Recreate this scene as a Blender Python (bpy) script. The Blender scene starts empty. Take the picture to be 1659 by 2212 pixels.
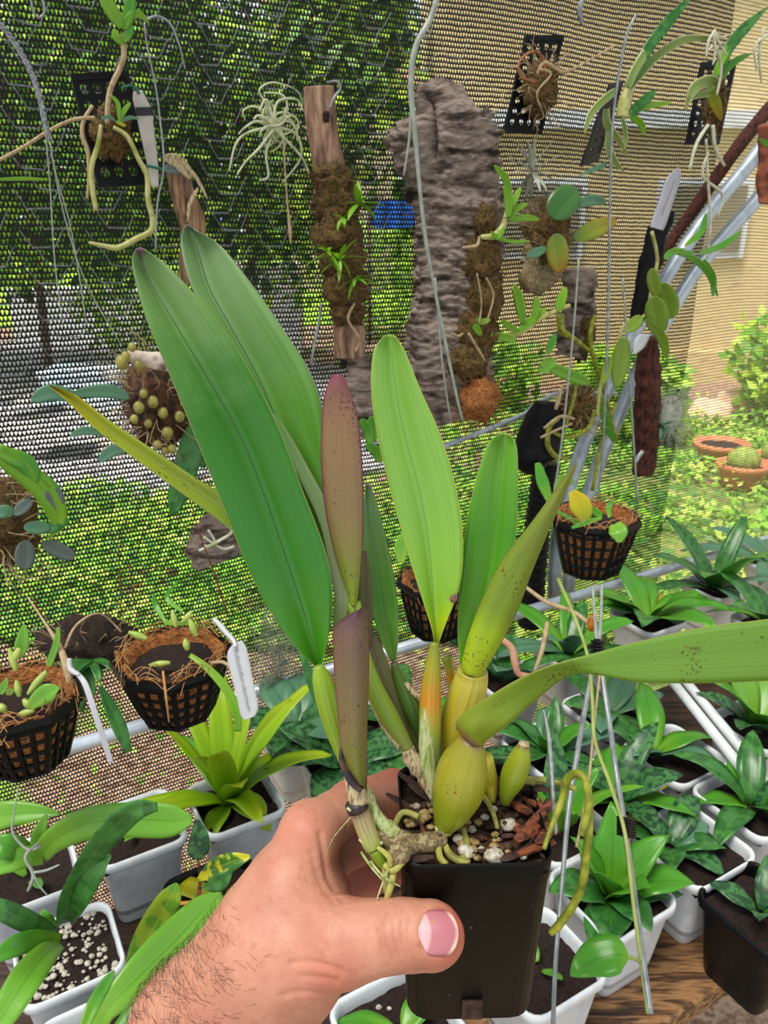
import bpy, math, random
import numpy as np
from mathutils import Vector, noise, Matrix
R_ = random.Random(7)
scene = bpy.context.scene
col = scene.collection
PI = math.pi
V = Vector

# ---------------------------------------------------------------- camera, light, exposure
CAM = V((0, 0, 1.6)); PITCH = math.radians(20); F = 1650.0
cam = bpy.data.cameras.new('camera'); camo = bpy.data.objects.new('camera', cam); col.objects.link(camo)
camo.location = CAM; camo.rotation_euler = (PI/2 - PITCH, 0, 0)
cam.sensor_fit = 'VERTICAL'; cam.sensor_height = 36; cam.sensor_width = 27
cam.lens = F/2212*36; cam.clip_start = .01; cam.clip_end = 200
cam.dof.use_dof = True; cam.dof.focus_distance = .30; cam.dof.aperture_fstop = 38
scene.camera = camo
w = bpy.data.worlds.new('sky'); scene.world = w; w.use_nodes = True
bgn = w.node_tree.nodes['Background']; bgn.inputs[0].default_value = (.93, .97, 1, 1); bgn.inputs[1].default_value = 1.15
sun = bpy.data.lights.new('sun', 'SUN'); sun.energy = 7.5; sun.angle = math.radians(25); sun.color = (1, .95, .86)
suno = bpy.data.objects.new('sun', sun); col.objects.link(suno); suno.location = (0, 0, 6)
suno.rotation_euler = V((-.32, -.30, 1)).to_track_quat('Z', 'Y').to_euler()
vs = scene.view_settings
vs.view_transform = 'Standard'; vs.look = 'None'; vs.gamma = 1; vs.use_curve_mapping = False; vs.exposure = 0.0

# ---------------------------------------------------------------- frames: a pixel of the photograph -> a ray into the place
FW = V((0, math.cos(PITCH), -math.sin(PITCH))); UP = V((0, math.sin(PITCH), math.cos(PITCH))); RT = V((1, 0, 0))
def ray(x, y): return FW + RT*((x-829.5)/F) - UP*((y-1106)/F)
def at(x, y, d): return CAM + ray(x, y)*d
def onz(x, y, z):
    r = ray(x, y); return CAM + r*((z-CAM.z)/r.z)
AX = V((math.cos(math.radians(30)), math.sin(math.radians(30)), 0)); NN = V((-AX.y, AX.x, 0))   # along the bench, out through the net
RIM = 1.03; BENCH = .938
RAIL0 = onz(870, 1400, RIM); NET = NN.dot(RAIL0) + .09
def hn(x, y, off=.03):
    r = ray(x, y); d = (NET-off-NN.dot(CAM))/NN.dot(r); return CAM + r*d
def dep(p): return (p-CAM).dot(FW)

# ---------------------------------------------------------------- materials
def lin(h):
    if isinstance(h, str):
        h = h.lstrip('#'); c = [int(h[i:i+2], 16)/255 for i in (0, 2, 4)]
        return tuple((x/12.92 if x <= .04045 else ((x+.055)/1.055)**2.4) for x in c) + (1,)
    return tuple(h)[:3] + (1,)
class NT:
    def __init__(s, name):
        s.m = bpy.data.materials.new(name); s.m.use_nodes = True; s.t = s.m.node_tree
        s.b = s.t.nodes['Principled BSDF']; s.out = s.t.nodes['Material Output']
    def n(s, ty, **k):
        q = s.t.nodes.new(ty)
        for a, v in k.items(): setattr(q, a, v)
        return q
    def l(s, a, b): s.t.links.new(a, b)
    def math(s, op, a, b=None, c=None, clamp=False):
        q = s.n('ShaderNodeMath', operation=op, use_clamp=clamp)
        for i, v in enumerate((a, b, c)):
            if v is None: continue
            if isinstance(v, (int, float)): q.inputs[i].default_value = v
            else: s.l(v, q.inputs[i])
        return q.outputs[0]
    def mix(s, f, a, b):
        q = s.n('ShaderNodeMix', data_type='RGBA')
        for i, v in ((0, f), (6, a), (7, b)):
            if isinstance(v, (int, float)): q.inputs[i].default_value = v
            elif isinstance(v, (tuple, str)): q.inputs[i].default_value = lin(v)
            else: s.l(v, q.inputs[i])
        return q.outputs[2]
    def ramp(s, f, stops):
        q = s.n('ShaderNodeValToRGB'); e = q.color_ramp.elements
        e[0].position, e[0].color = stops[0][0], lin(stops[0][1]); e[1].position, e[1].color = stops[-1][0], lin(stops[-1][1])
        for p, c in stops[1:-1]:
            k = e.new(p); k.color = lin(c)
        s.l(f, q.inputs[0]); return q.outputs[0]
    def noise(s, vec, scale, detail=4, rough=.55):
        q = s.n('ShaderNodeTexNoise'); q.inputs['Scale'].default_value = scale; q.inputs['Detail'].default_value = detail; q.inputs['Roughness'].default_value = rough
        if vec is not None: s.l(vec, q.inputs['Vector'])
        return q.outputs[0]
    def vmul(s, vec, k):
        q = s.n('ShaderNodeVectorMath', operation='MULTIPLY'); s.l(vec, q.inputs[0]); q.inputs[1].default_value = k; return q.outputs[0]
    def bump(s, h, st=.5, dist=.001):
        q = s.n('ShaderNodeBump'); q.inputs['Strength'].default_value = st; q.inputs['Distance'].default_value = dist
        s.l(h, q.inputs['Height']); s.l(q.outputs[0], s.b.inputs['Normal']); return q.outputs[0]
    def trans(s, colr, f):
        tr = s.n('ShaderNodeBsdfTranslucent'); mx = s.n('ShaderNodeMixShader'); mx.inputs[0].default_value = f
        if isinstance(colr, (tuple, str)): tr.inputs[0].default_value = lin(colr)
        else: s.l(colr, tr.inputs[0])
        s.l(s.b.outputs[0], mx.inputs[1]); s.l(tr.outputs[0], mx.inputs[2]); s.l(mx.outputs[0], s.out.inputs[0])
def pm(name, stops, scale=40, rough=.6, bump=.3, dist=.001, metal=0, stretch=None, spec=None, detail=5, coat=0, bscale=None, transl=0):
    """noise coloured material in object space"""
    t = NT(name); tc = t.n('ShaderNodeTexCoord').outputs['Object']
    if stretch: tc = t.vmul(tc, stretch)
    h = t.noise(tc, scale, detail)
    if isinstance(stops, str): stops = [(0, stops), (1, stops)]
    if not isinstance(stops[0], tuple): stops = [(.32 + .36*i/(len(stops)-1), c) for i, c in enumerate(stops)]
    c = t.ramp(h, stops); t.l(c, t.b.inputs['Base Color'])
    t.b.inputs['Roughness'].default_value = rough; t.b.inputs['Metallic'].default_value = metal
    if spec is not None: t.b.inputs['Specular IOR Level'].default_value = spec
    if coat: t.b.inputs['Coat Weight'].default_value = coat; t.b.inputs['Coat Roughness'].default_value = .2
    if bump:
        hb = t.noise(tc, bscale, detail) if bscale else h
        t.bump(hb, bump, dist)
    if transl: t.trans(c, transl)
    return t.m
def lm(name, stops, rib='#2c5a20', edge=None, rough=.36, ribw=.012, stripes=.12, transl=.18, mottle=None, mscale=60, edgew=.035, spots=None, ribh=None, spec=.5, stripcol='#000000'):
    """leaf: colour along v (0 tip .. 1 base), a midrib line at u=.5 and a rim colour"""
    t = NT(name); uv = t.n('ShaderNodeTexCoord').outputs['UV']; ob = t.n('ShaderNodeTexCoord').outputs['Object']
    sp = t.n('ShaderNodeSeparateXYZ'); t.l(uv, sp.inputs[0]); u, v = sp.outputs[0], sp.outputs[1]
    nz = t.noise(ob, 70, 3)
    vv = t.math('ADD', v, t.math('MULTIPLY', t.math('SUBTRACT', nz, .5), .16))
    c = t.ramp(vv, stops)
    st = t.noise(t.vmul(uv, (70, 1.2, 1)), 1, 3)
    c = t.mix(t.math('MULTIPLY', t.math('SUBTRACT', st, .42, clamp=True), stripes*5, clamp=True), c, stripcol)
    if mottle:
        mo = t.noise(t.vmul(ob, (1, 1, 1)), mscale, 2, .4)
        c = t.mix(t.math('MULTIPLY', t.math('SUBTRACT', mo, .47), 12, clamp=True), c, mottle)
    du = t.math('ABSOLUTE', t.math('SUBTRACT', u, .5))
    if rib: c = t.mix(t.math('MULTIPLY', t.math('SUBTRACT', ribw, du), 1.0/(ribw*.5), clamp=True), c, rib)
    if edge: c = t.mix(t.math('MULTIPLY', t.math('SUBTRACT', du, .5-edgew), 1/edgew*1.3, clamp=True), c, edge)
    if spots:
        sn = t.noise(ob, 900, 2); sm = t.noise(ob, 60, 2)
        f = t.math('MULTIPLY', t.math('SUBTRACT', t.math('ADD', sn, t.math('MULTIPLY', sm, .7)), 1.02), 14, clamp=True)
        c = t.mix(f, c, spots)
    t.l(c, t.b.inputs['Base Color']); t.b.inputs['Roughness'].default_value = rough
    t.b.inputs['Specular IOR Level'].default_value = spec
    hh = t.math('ADD', t.math('MULTIPLY', st, .35), t.math('MULTIPLY', t.noise(ob, 500, 3), .5))
    t.bump(hh, .25, .0004)
    if transl: t.trans(c, transl)
    return t.m

# ---------------------------------------------------------------- meshes
def cr(P, n):
    """Catmull-Rom through rows of numbers -> n rows"""
    P = np.array(P, float); m = len(P)
    if m == 1: return np.repeat(P, n, 0)
    t = np.linspace(0, m-1, n); i = np.minimum(t.astype(int), m-2); f = (t-i)[:, None]
    p1 = P[i]; p2 = P[i+1]; p0 = P[np.maximum(i-1, 0)]; p3 = P[np.minimum(i+2, m-1)]
    return .5*((2*p1)+(-p0+p2)*f+(2*p0-5*p1+4*p2-p3)*f*f+(-p0+3*p1-3*p2+p3)*f**3)
class MB:
    def __init__(s): s.v = []; s.f = []; s.uv = []
    def add(s, v, f, uv=None):
        k = len(s.v); s.v += [tuple(p) for p in v]; s.f += [tuple(i+k for i in q) for q in f]
        s.uv += list(uv) if uv is not None else [(0, 0)]*len(v)
        return s
    def tube(s, pts, rad, seg=8, cap=True, n=None, sq=1.0, nz=0, nsc=30):
        """swept tube; pts = list of Vectors; rad = float or list"""
        if not isinstance(rad, (list, tuple)): rad = [rad]*len(pts)
        A = cr([(p[0], p[1], p[2], r) for p, r in zip(pts, rad)], n or (len(pts) if len(pts) < 3 else (len(pts)-1)*5+1))
        P = [V(a[:3]) for a in A]; m = len(P); ref = None; vs_ = []; uvs = []
        for i in range(m):
            T = (P[min(i+1, m-1)]-P[max(i-1, 0)])
            if T.length < 1e-9: T = V((0, 0, 1))
            T.normalize()
            if ref is None: ref = T.orthogonal().normalized()
            ref = (ref - T*ref.dot(T)); ref = ref.normalized() if ref.length > 1e-6 else T.orthogonal().normalized()
            B = T.cross(ref); r = max(A[i][3], 1e-5)
            for j in range(seg):
                a = 2*PI*j/seg; q = P[i]+(ref*math.cos(a)+B*math.sin(a)*sq)*r
                if nz:
                    q = q + (q-P[i])*(noise.noise(q*nsc)*nz)
                vs_.append(q); uvs.append((j/seg, i/(m-1)))
        fs = []
        for i in range(m-1):
            for j in range(seg):
                fs.append((i*seg+j, i*seg+(j+1) % seg, (i+1)*seg+(j+1) % seg, (i+1)*seg+j))
        if cap: fs.append(tuple(range(seg))[::-1]); fs.append(tuple((m-1)*seg+j for j in range(seg)))
        return s.add(vs_, fs, uvs)
    def box(s, c, sz, ax=None, bev=0):
        X, Y, Z = ax or (V((1, 0, 0)), V((0, 1, 0)), V((0, 0, 1)))
        v = [c+X*(a*sz[0]/2)+Y*(b*sz[1]/2)+Z*(d*sz[2]/2) for a in (-1, 1) for b in (-1, 1) for d in (-1, 1)]
        return s.add(v, [(0, 1, 3, 2), (4, 6, 7, 5), (0, 4, 5, 1), (2, 3, 7, 6), (0, 2, 6, 4), (1, 5, 7, 3)])
    def sheet(s, L, M, Rr, n=36, th=.0006, bulge=.0, half=4, endround=True):
        """leaf blade from three rails of 3-D points (left edge, midrib, right edge); closed with thickness"""
        L = cr(L, n); M = cr(M, n); Rr = cr(Rr, n); W = half*2+1
        top = np.zeros((n, W, 3)); nor = np.zeros((n, W, 3))
        for j in range(W):
            if j <= half: t = j/half; a, b = L, M
            else: t = (j-half)/half; a, b = M, Rr
            top[:, j] = a*(1-t)+b*t
        du = np.gradient(top, axis=1); dv = np.gradient(top, axis=0)
        nor = np.cross(du, dv); ln = np.linalg.norm(nor, axis=2, keepdims=True); nor = nor/np.maximum(ln, 1e-12)
        # nor faces the side from which L is on the left going tip->base; make it face the camera at mid
        mid = top[n//2, half]; cd = np.array(CAM)-mid
        if np.dot(nor[n//2, half], cd) < 0: nor = -nor
        nor = nor.mean(axis=1, keepdims=True); nor = nor/np.maximum(np.linalg.norm(nor, axis=2, keepdims=True), 1e-9); nor = np.repeat(nor, W, 1)
        wd = np.linalg.norm(L-Rr, axis=1)[:, None, None]
        js = np.array([math.sin(PI*((j/half) if j <= half else (j-half)/half)) for j in range(W)])[None, :, None]
        top = top+nor*js*bulge*wd
        prof = np.array([.25+.75*math.sqrt(max(0, 1-((j-half)/half)**2)) for j in range(W)])[None, :, None]
        bot = top-nor*th*prof
        vv = [tuple(p) for p in top.reshape(-1, 3)]+[tuple(p) for p in bot.reshape(-1, 3)]
        uv = [(j/(W-1), i/(n-1)) for i in range(n) for j in range(W)]*2
        o = n*W; f = []
        for i in range(n-1):
            for j in range(W-1):
                a = i*W+j; f.append((a, a+1, a+W+1, a+W)); f.append((o+a, o+a+W, o+a+W+1, o+a+1))
        for i in range(n-1):
            a = i*W; f.append((a, a+W, o+a+W, o+a)); a = i*W+W-1; f.append((a, o+a, o+a+W, a+W))
        for j in range(W-1):
            f.append((j, o+j, o+j+1, j+1)); a = (n-1)*W+j; f.append((a, a+1, o+a+1, o+a))
        return s.add(vv, f, uv)
    def leaf(s, base, az, el, L, Wd, droop=.8, fold=.25, n=12, shape='strap', twist=0, wav=0, th=.0006, half=2, up0=None, curl=0):
        """a leaf in the place: azimuth, elevation, length, width, droop; v runs tip(0) -> base(1)"""
        p = V(base); Ls, Ms, Rs = [], [], []; ph = R_.random()*6
        for i in range(n):
            t = i/(n-1); e = el-droop*t**1.3; a = az+curl*t
            d = V((math.cos(a)*math.cos(e), math.sin(a)*math.cos(e), math.sin(e)))
            if i: p = p+d*(L/(n-1))
            side = V((-math.sin(a), math.cos(a), 0)); u = d.cross(side)
            if u.z < 0 and abs(el) < 1.4: u = -u
            tw = twist*t; sd = side*math.cos(tw)+u*math.sin(tw); uu = u*math.cos(tw)-side*math.sin(tw)
            if shape == 'strap': wv = min(1, .38+t*2.2)*(max(0, 1-t**4.5))**.6
            elif shape == 'oval': wv = math.sin(PI*min(1, t*.97+.03)**.9)**.75
            else: wv = (math.sin(PI*(t**.75)))**.9*.98+.02
            wv = max(wv, .03)*Wd/2
            wz = wav*Wd*math.sin(t*14+ph)
            Ms.append(p.copy()-uu*fold*wv*.0); Ls.append(p+sd*wv+uu*(fold*wv+wz)); Rs.append(p-sd*wv+uu*(fold*wv-wz))
        return s.sheet([tuple(q) for q in Ls[::-1]], [tuple(q) for q in Ms[::-1]], [tuple(q) for q in Rs[::-1]], n=n, th=th, half=half, bulge=.03)
    def ell(s, c, r, nz=0, nsc=20, seg=16, rings=10, rot=None, yaw=0):
        """ellipsoid, optionally roughened; r = (rx,ry,rz)"""
        vs_, fs = [], []
        for i in range(rings+1):
            th = PI*i/rings
            for j in range(seg):
                a = 2*PI*j/seg; d = V((math.sin(th)*math.cos(a), math.sin(th)*math.sin(a), math.cos(th)))
                k = 1+(noise.noise(d*2.3+V(c)*nsc)*nz+noise.noise(d*6+V(c)*nsc)*nz*.6 if nz else 0)
                q = V((d.x*r[0]*k, d.y*r[1]*k, d.z*r[2]*k))
                if rot is not None: q = rot @ q
                vs_.append(V(c)+q)
        for i in range(rings):
            for j in range(seg):
                fs.append((i*seg+j, (i+1)*seg+j, (i+1)*seg+(j+1) % seg, i*seg+(j+1) % seg))
        return s.add(vs_, fs)
    def loft(s, rings, closed=True, capa=True, capb=True):
        m = len(rings[0]); v = [p for r in rings for p in r]; f = []
        for i in range(len(rings)-1):
            for j in range(m if closed else m-1):
                f.append((i*m+j, i*m+(j+1) % m, (i+1)*m+(j+1) % m, (i+1)*m+j))
        if capa: f.append(tuple(range(m))[::-1])
        if capb: f.append(tuple((len(rings)-1)*m+j for j in range(m)))
        return s.add(v, f)
    def build(s, name, mat, parent=None, smooth=True):
        me = bpy.data.meshes.new(name); o = V((0, 0, 0)); root = parent
        while root is not None: o = o + root.location; root = root.parent
        if parent is None and s.v:
            A = np.array(s.v); o = V((A[:, 0].mean(), A[:, 1].mean(), A[:, 2].min()))
        me.from_pydata([(p[0]-o.x, p[1]-o.y, p[2]-o.z) for p in s.v], [], s.f)
        ul = me.uv_layers.new(name='UVMap'); idx = np.zeros(len(me.loops), int); me.loops.foreach_get('vertex_index', idx)
        ul.data.foreach_set('uv', np.array(s.uv, float)[idx].ravel())
        if smooth: me.polygons.foreach_set('use_smooth', [True]*len(me.polygons))
        me.materials.append(mat); me.update(); me.validate()
        ob = bpy.data.objects.new(name, me); col.objects.link(ob)
        if parent is not None: ob.parent = parent
        else: ob.location = o
        return ob
def tag(o, label=None, cat=None, group=None, kind=None):
    if label: o['label'] = label
    if cat: o['category'] = cat
    if group: o['group'] = group
    if kind: o['kind'] = kind
    return o
def thing(name, loc, label, cat, group=None):
    e = bpy.data.objects.new(name, None); col.objects.link(e); e.location = V(loc); e.empty_display_size = .02
    return tag(e, label, cat, group)
def T(name, pts, rad, mat, parent=None, seg=8, **k):
    return MB().tube([V(p) for p in pts], rad, seg, **k).build(name, mat, parent)
def pxr(r, p): return r*dep(V(p))/F     # a radius seen as r pixels at point p
def ptube(name, rows, mat, parent=None, seg=10, sq=1, **k):
    """rows of (x, y, depth, radius in photo pixels)"""
    pts = [at(a, b, d) for a, b, d, r in rows]; return T(name, pts, [r*d/F for a, b, d, r in rows], mat, parent, seg, sq=sq, **k)
def pleaf(name, st, mat, parent, n=40, th=.0008, bulge=.03, half=4, fold=0):
    """st rows: ((Lx,Ly),(Mx,My),(Rx,Ry), depth [, depth of the midrib relative]), tip to base"""
    L = [at(*r[0], r[3]+(r[4][0] if len(r) > 4 else 0)) for r in st]; M = [at(*r[1], r[3]+(r[4][1] if len(r) > 4 else fold)) for r in st]; Q = [at(*r[2], r[3]+(r[4][2] if len(r) > 4 else 0)) for r in st]
    return MB().sheet([tuple(p) for p in L], [tuple(p) for p in M], [tuple(p) for p in Q], n, th, bulge, half).build(name, mat, parent)
def cleaf(name, rows, mat, parent=None, tilt=0, n=16, th=.0006, half=3, fold=.1, bld=True):
    """leaf from a centre line of world points and half widths: rows (Vector, half width m), tip to base; faces the camera, rolled by tilt"""
    A = cr([(*p, h) for p, h in rows], n); L, M, Q = [], [], []
    for i in range(n):
        p = V(A[i][:3]); t = (V(A[min(i+1, n-1)][:3])-V(A[max(i-1, 0)][:3])).normalized()
        vw = (CAM-p).normalized(); sd = t.cross(vw).normalized(); nn = sd.cross(t)
        s2 = sd*math.cos(tilt)+nn*math.sin(tilt); n2 = nn*math.cos(tilt)-sd*math.sin(tilt); h = max(A[i][3], .0002)
        L.append(tuple(p+s2*h+n2*h*fold)); M.append(tuple(p)); Q.append(tuple(p-s2*h+n2*h*fold))
    mb = MB().sheet(L, M, Q, n, th, .02, half)
    return mb.build(name, mat, parent) if bld else mb
def hleaf(name, pts, hw, mat, parent, off=.05, doff=0, tilt=0, prof='lance', **k):
    """leaf near the net: photo pixels from tip to base, greatest half width in pixels"""
    P = []; m = len(pts)
    A = cr(pts, 7)
    for i, (x, y) in enumerate(A):
        t = i/6; q = hn(x, y, off+doff*(1-t))
        wv = {'lance': math.sin(PI*min(1, t*.9+.03))**.7, 'oval': max(0, math.sin(PI*(t*.95+.025)))**.55, 'strap': min(1, t*2.5+.1)*(1 if t < .9 else .7)}[prof]
        P.append((q, max(.06, wv)*pxr(hw, q)))
    return cleaf(name, P, mat, parent, tilt, **k)

# ================================================================ HELD POT
FE = at(1033, 1869, .29)                       # middle of the pot's front rim
PW = .0582; PC = FE + V((0, PW/2, 0)); PH = .0865
def rsq(c, hw, r, z, yaw=0, seg=5):
    """rounded square ring at height z"""
    out = []
    for k, (sx, sy) in enumerate(((1, 1), (-1, 1), (-1, -1), (1, -1))):
        for i in range(seg+1):
            a = k*PI/2+i/seg*PI/2
            x = sx*(hw-r)+r*math.cos(a); y = sy*(hw-r)+r*math.sin(a)
            out.append(V((c[0]+x*math.cos(yaw)-y*math.sin(yaw), c[1]+x*math.sin(yaw)+y*math.cos(yaw), z)))
    return out
blackpl = pm('black_pot_plastic', [(.3, '#070808'), (.74, '#0d0e0f'), (.77, '#4a4c4e'), (1, '#8a8a88')], 420, .36, .1, .0003, detail=2, spec=.16)
m_bark = pm('bark_chip', ['#2a150d', '#5a2c1a', '#8f4a2b', '#3a2118'], 160, .8, .8, .001, stretch=(1, 1, 3))
m_barkd = pm('dark_bark_chip', ['#150d09', '#38221a', '#4d3427', '#20140f'], 160, .8, .8, .001)
m_perl = pm('perlite', ['#8a8474', '#bab4a4', '#d6cfc0'], 500, .8, .6, .0008)
m_pearl2 = pm('clay_pebble', ['#5c4a2a', '#a8905a', '#7d6236'], 300, .55, .3)
m_mix = pm('potting_mix', ['#0e0805', '#2c1b11', '#4a3018', '#18100a'], 350, .9, 1, .002)
m_root = pm('orchid_root', ['#6e6a2c', '#9a9a44', '#b7b26a'], 120, .55, .3, .0006)
m_rootg = pm('green_root', ['#56600f', '#818a1c', '#a3a338'], 160, .5, .5, .0008)
m_rhiz = pm('rhizome', ['#3a2a1a', '#8b7a55', '#5e4a30', '#a89870', '#251a10'], 220, .8, 1, .0012, stretch=(1, 1, 1))
m_sheath = pm('dry_sheath', ['#5d4a33', '#a08a66', '#c9bb95', '#3b2a1c'], 150, .75, .6, .0008, stretch=(4, 4, .8))
m_sheathg = pm('pale_sheath', ['#6f8a34', '#93a457', '#c4c79a', '#7c8f3c'], 130, .6, .4, .0006, stretch=(4, 4, .7))

orchid = thing('potted_orchid', PC-V((0, 0, PH)), 'orchid with big strap leaves in the small square black pot held up by the hand', 'potted orchid')
mb = MB()
z0 = PC.z; hw = PW/2; c = (PC.x, PC.y)
yawp = math.radians(1.5)
def PR(h, dz, r=.007, i=0): return rsq(c, h, r, z0+dz, yawp)
mb.loft([PR(hw*.88, -PH, .009), PR(hw*.91, -PH+.0014, .009), PR(hw*.975, -.0125), PR(hw*.985, -.0115), PR(hw*1.0, -.0015), PR(hw*1.005, 0), PR(hw*.99, .0007), PR(hw*.97, 0), PR(hw*.95, -.009), PR(hw*.93, -.03), PR(hw*.86, -PH+.003)], capb=True)
mb.build('pot', blackpl, orchid)
# drain opening and moulded ledge low on the front face
fy = PC.y-hw*.765
d = MB(); d.box(V((FE.x+.001, PC.y-hw*.915, PC.z-PH+.0075)), (.0085, .0016, .011)); d.build('drain_slot', m_barkd, orchid, smooth=False)
# the mix
mb = MB(); G = 46; vs_ = []; fs = []
for i in range(G):
    for j in range(G):
        x = (i/(G-1)-.5)*2; y = (j/(G-1)-.5)*2
        p = V((c[0]+x*hw*.955, c[1]+y*hw*.955, z0-.006))
        p.z += noise.noise(p*260)*.0022+noise.noise(p*90)*.002+.002*(1-max(abs(x), abs(y)))
        vs_.append(p)
for i in range(G-1):
    for j in range(G-1): fs.append((i*G+j, (i+1)*G+j, (i+1)*G+j+1, i*G+j+1))
mb.add(vs_, fs); o = mb.build('potting_mix', m_mix, orchid)
ZS = z0-.004
def onsoil(x, y, dz=0): return onz(x, y, ZS+dz)
def chip(name, x, y, L, W, H, yaw, tilt, mat, parent=orchid, dz=.001, seed=0):
    """an angular splintered chip"""
    r = random.Random(seed or int(x*7+y)); cc = onsoil(x, y, dz)
    M = Matrix.Rotation(yaw, 3, 'Z') @ Matrix.Rotation(tilt, 3, 'Y')
    rings = []; cr_ = [.6+.6*r.random() for _ in range(6)]
    for i in range(7):
        t = i/6; k = (.35+.65*math.sin(PI*min(.96, t+.04))**.5); q = []
        for a in range(6):
            an = a/6*2*PI; rr = k*cr_[a]*(.93+.14*r.random())
            q.append(cc + M @ V(((t-.5)*L+(r.random()-.5)*L*.03, math.cos(an)*W/2*rr, math.sin(an)*H/2*rr)))
        rings.append(q)
    return MB().loft(rings).build(name, mat, parent, smooth=False)
rr = random.Random(3)
big = [(1150, 1795, .026, .0065, .0045, .9, .35, m_bark), (1125, 1745, .014, .006, .003, 1.9, .4, m_bark), (1162, 1768, .022, .005, .004, .75, -.2, m_bark), (1150, 1700, .012, .005, .003, .2, .1, m_barkd),
       (1160, 1832, .018, .006, .0025, .5, .1, m_bark), (1135, 1830, .012, .003, .0025, .8, -.2, m_barkd), (1095, 1770, .009, .004, .003, 1.2, .3, m_barkd), (1178, 1800, .019, .005, .004, 1.0, .3, m_bark),
       (890, 1690, .014, .0035, .002, -.4, .4, m_barkd), (915, 1715, .016, .004, .0025, -.6, .3, m_barkd), (870, 1735, .016, .003, .002, -.5, .2, m_barkd), (905, 1670, .01, .005, .003, .5, -.2, m_barkd), (940, 1700, .01, .004, .002, .2, .2, m_barkd),
       (1060, 1720, .010, .005, .003, .4, 0, m_barkd), (1085, 1695, .009, .004, .003, 1.4, .1, m_barkd), (1060, 1835, .010, .0025, .002, .1, 0, m_barkd), (1185, 1740, .012, .005, .004, 1.3, .3, m_barkd), (1118, 1790, .014, .004, .003, 2.4, .2, m_bark),
       (905, 1855, .012, .003, .002, .2, 0, m_barkd), (1100, 1850, .009, .004, .002, .3, 0, m_barkd), (1150, 1735, .013, .003, .003, 2.2, .3, m_bark), (1175, 1705, .012, .003, .003, .1, .1, m_barkd)]
for b in big: chip('bark_chip', b[0], b[1], *b[2:7], b[7], dz=.0025)
for k in range(52):
    x = rr.uniform(890, 1185); y = rr.uniform(1690, 1855)
    chip('bark_chip', x, y, rr.uniform(.004, .008), rr.uniform(.0015, .003), rr.uniform(.001, .0022), rr.uniform(0, 3.1), rr.uniform(-.5, .5), rr.choice([m_bark, m_barkd, m_barkd]), dz=.001, seed=k+90)
for (x, y, s) in [(1006, 1838, .0032), (1068, 1850, .0040), (1098, 1782, .0034), (1064, 1748, .0022), (1012, 1870-22, .0018), (990, 1812, .0024), (1047, 1765, .0018), (1020, 1792, .0018), (1130, 1850, .0017), (880, 1758, .002), (900, 1742, .0018), (1040, 1835, .0016)]:
    MB().ell(onsoil(x, y, .002), (s, s*.8, s*.75), .35, 400, 12, 8).build('perlite_grain', m_perl, orchid)
for k in range(46):
    x = rr.uniform(985, 1110) if k < 26 else rr.uniform(870, 940); y = rr.uniform(1770, 1860) if k < 26 else rr.uniform(1735, 1790); s = rr.uniform(.0009, .0021)
    MB().ell(onsoil(x, y, .0012), (s*1.2, s, s*.85), .2, 300, 10, 7).build('pebble', m_pearl2 if k % 4 else m_barkd, orchid)
for rows in [[(905, 1765, .311, 7), (870, 1755, .314, 7), (850, 1790, .31, 7)], [(1000, 1790, .308, 5), (1010, 1830, .301, 8), (995, 1862, .295, 8)], [(960, 1820, .302, 6), (975, 1850, .297, 9), (1015, 1866, .294, 8)], [(1030, 1700, .325, 6), (1060, 1745, .315, 6), (1075, 1790, .308, 5)], [(1155, 1690, .33, 7), (1110, 1683, .331, 7), (1180, 1685, .33, 7)], [(945, 1810, .303, 7), (950, 1850, .296, 8), (965, 1868, .293, 7)]]:
    ptube('root', rows, m_root, orchid, 8)

# pseudobulbs and stems -------------------------------------------------------
m_b1 = lm('bulb_olive', [(0, '#8a6a4e'), (.06, '#8c8a26'), (.3, '#93901c'), (.65, '#7f8a14'), (1, '#8fa02a')], rib=None, stripes=.10, transl=0, rough=.33, spots='#7a4a20')
m_b2 = lm('bulb_yellow', [(0, '#a9a03a'), (.12, '#c6bc46'), (.5, '#aa9c1c'), (1, '#8a8a18')], rib=None, stripes=.22, transl=0, rough=.35)
m_b3 = lm('stem_orange', [(0, '#7d8a22'), (.2, '#9a9a22'), (.38, '#c9861f'), (.5, '#a4a83c'), (.6, '#93a858'), (1, '#8fa262')], rib=None, stripes=.2, transl=0, rough=.4)
m_b4 = lm('bulb_small', [(0, '#7a5a30'), (.1, '#8f9c20'), (.6, '#8a9a18'), (1, '#55661a')], rib=None, stripes=.12, transl=0, rough=.35)
m_b5 = lm('stem_green', [(0, '#8aa33a'), (.1, '#86a522'), (.6, '#7c9a24'), (1, '#8a8f50')], rib=None, stripes=.2, transl=0, rough=.38)
m_b6 = lm('stem_dark', [(0, '#5c6a30'), (.15, '#4d7020'), (.7, '#3c5c1a'), (1, '#54602a')], rib=None, stripes=.3, transl=0, rough=.4)
m_b8 = lm('stem_brown', [(0, '#6a6040'), (.3, '#67663a'), (1, '#4c4a28')], rib=None, stripes=.3, transl=0, rough=.5)
ptube('pseudobulb', [(1022, 1598, .296, 24), (1012, 1622, .298, 40), (1000, 1660, .300, 54), (990, 1705, .302, 56), (976, 1748, .304, 43), (963, 1780, .306, 26), (958, 1797, .307, 18)], m_b1, orchid, 22)
ptube('pseudobulb', [(1021, 1448, .312, 33), (1016, 1475, .314, 38), (1002, 1520, .317, 41), (990, 1575, .320, 42), (985, 1630, .323, 36), (1000, 1690, .326, 22)], m_b2, orchid, 22)
ptube('pseudobulb', [(1040, 1640, .322, 26), (1058, 1690, .325, 18), (1062, 1735, .322, 8)], m_b2, orchid, 14)
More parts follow.
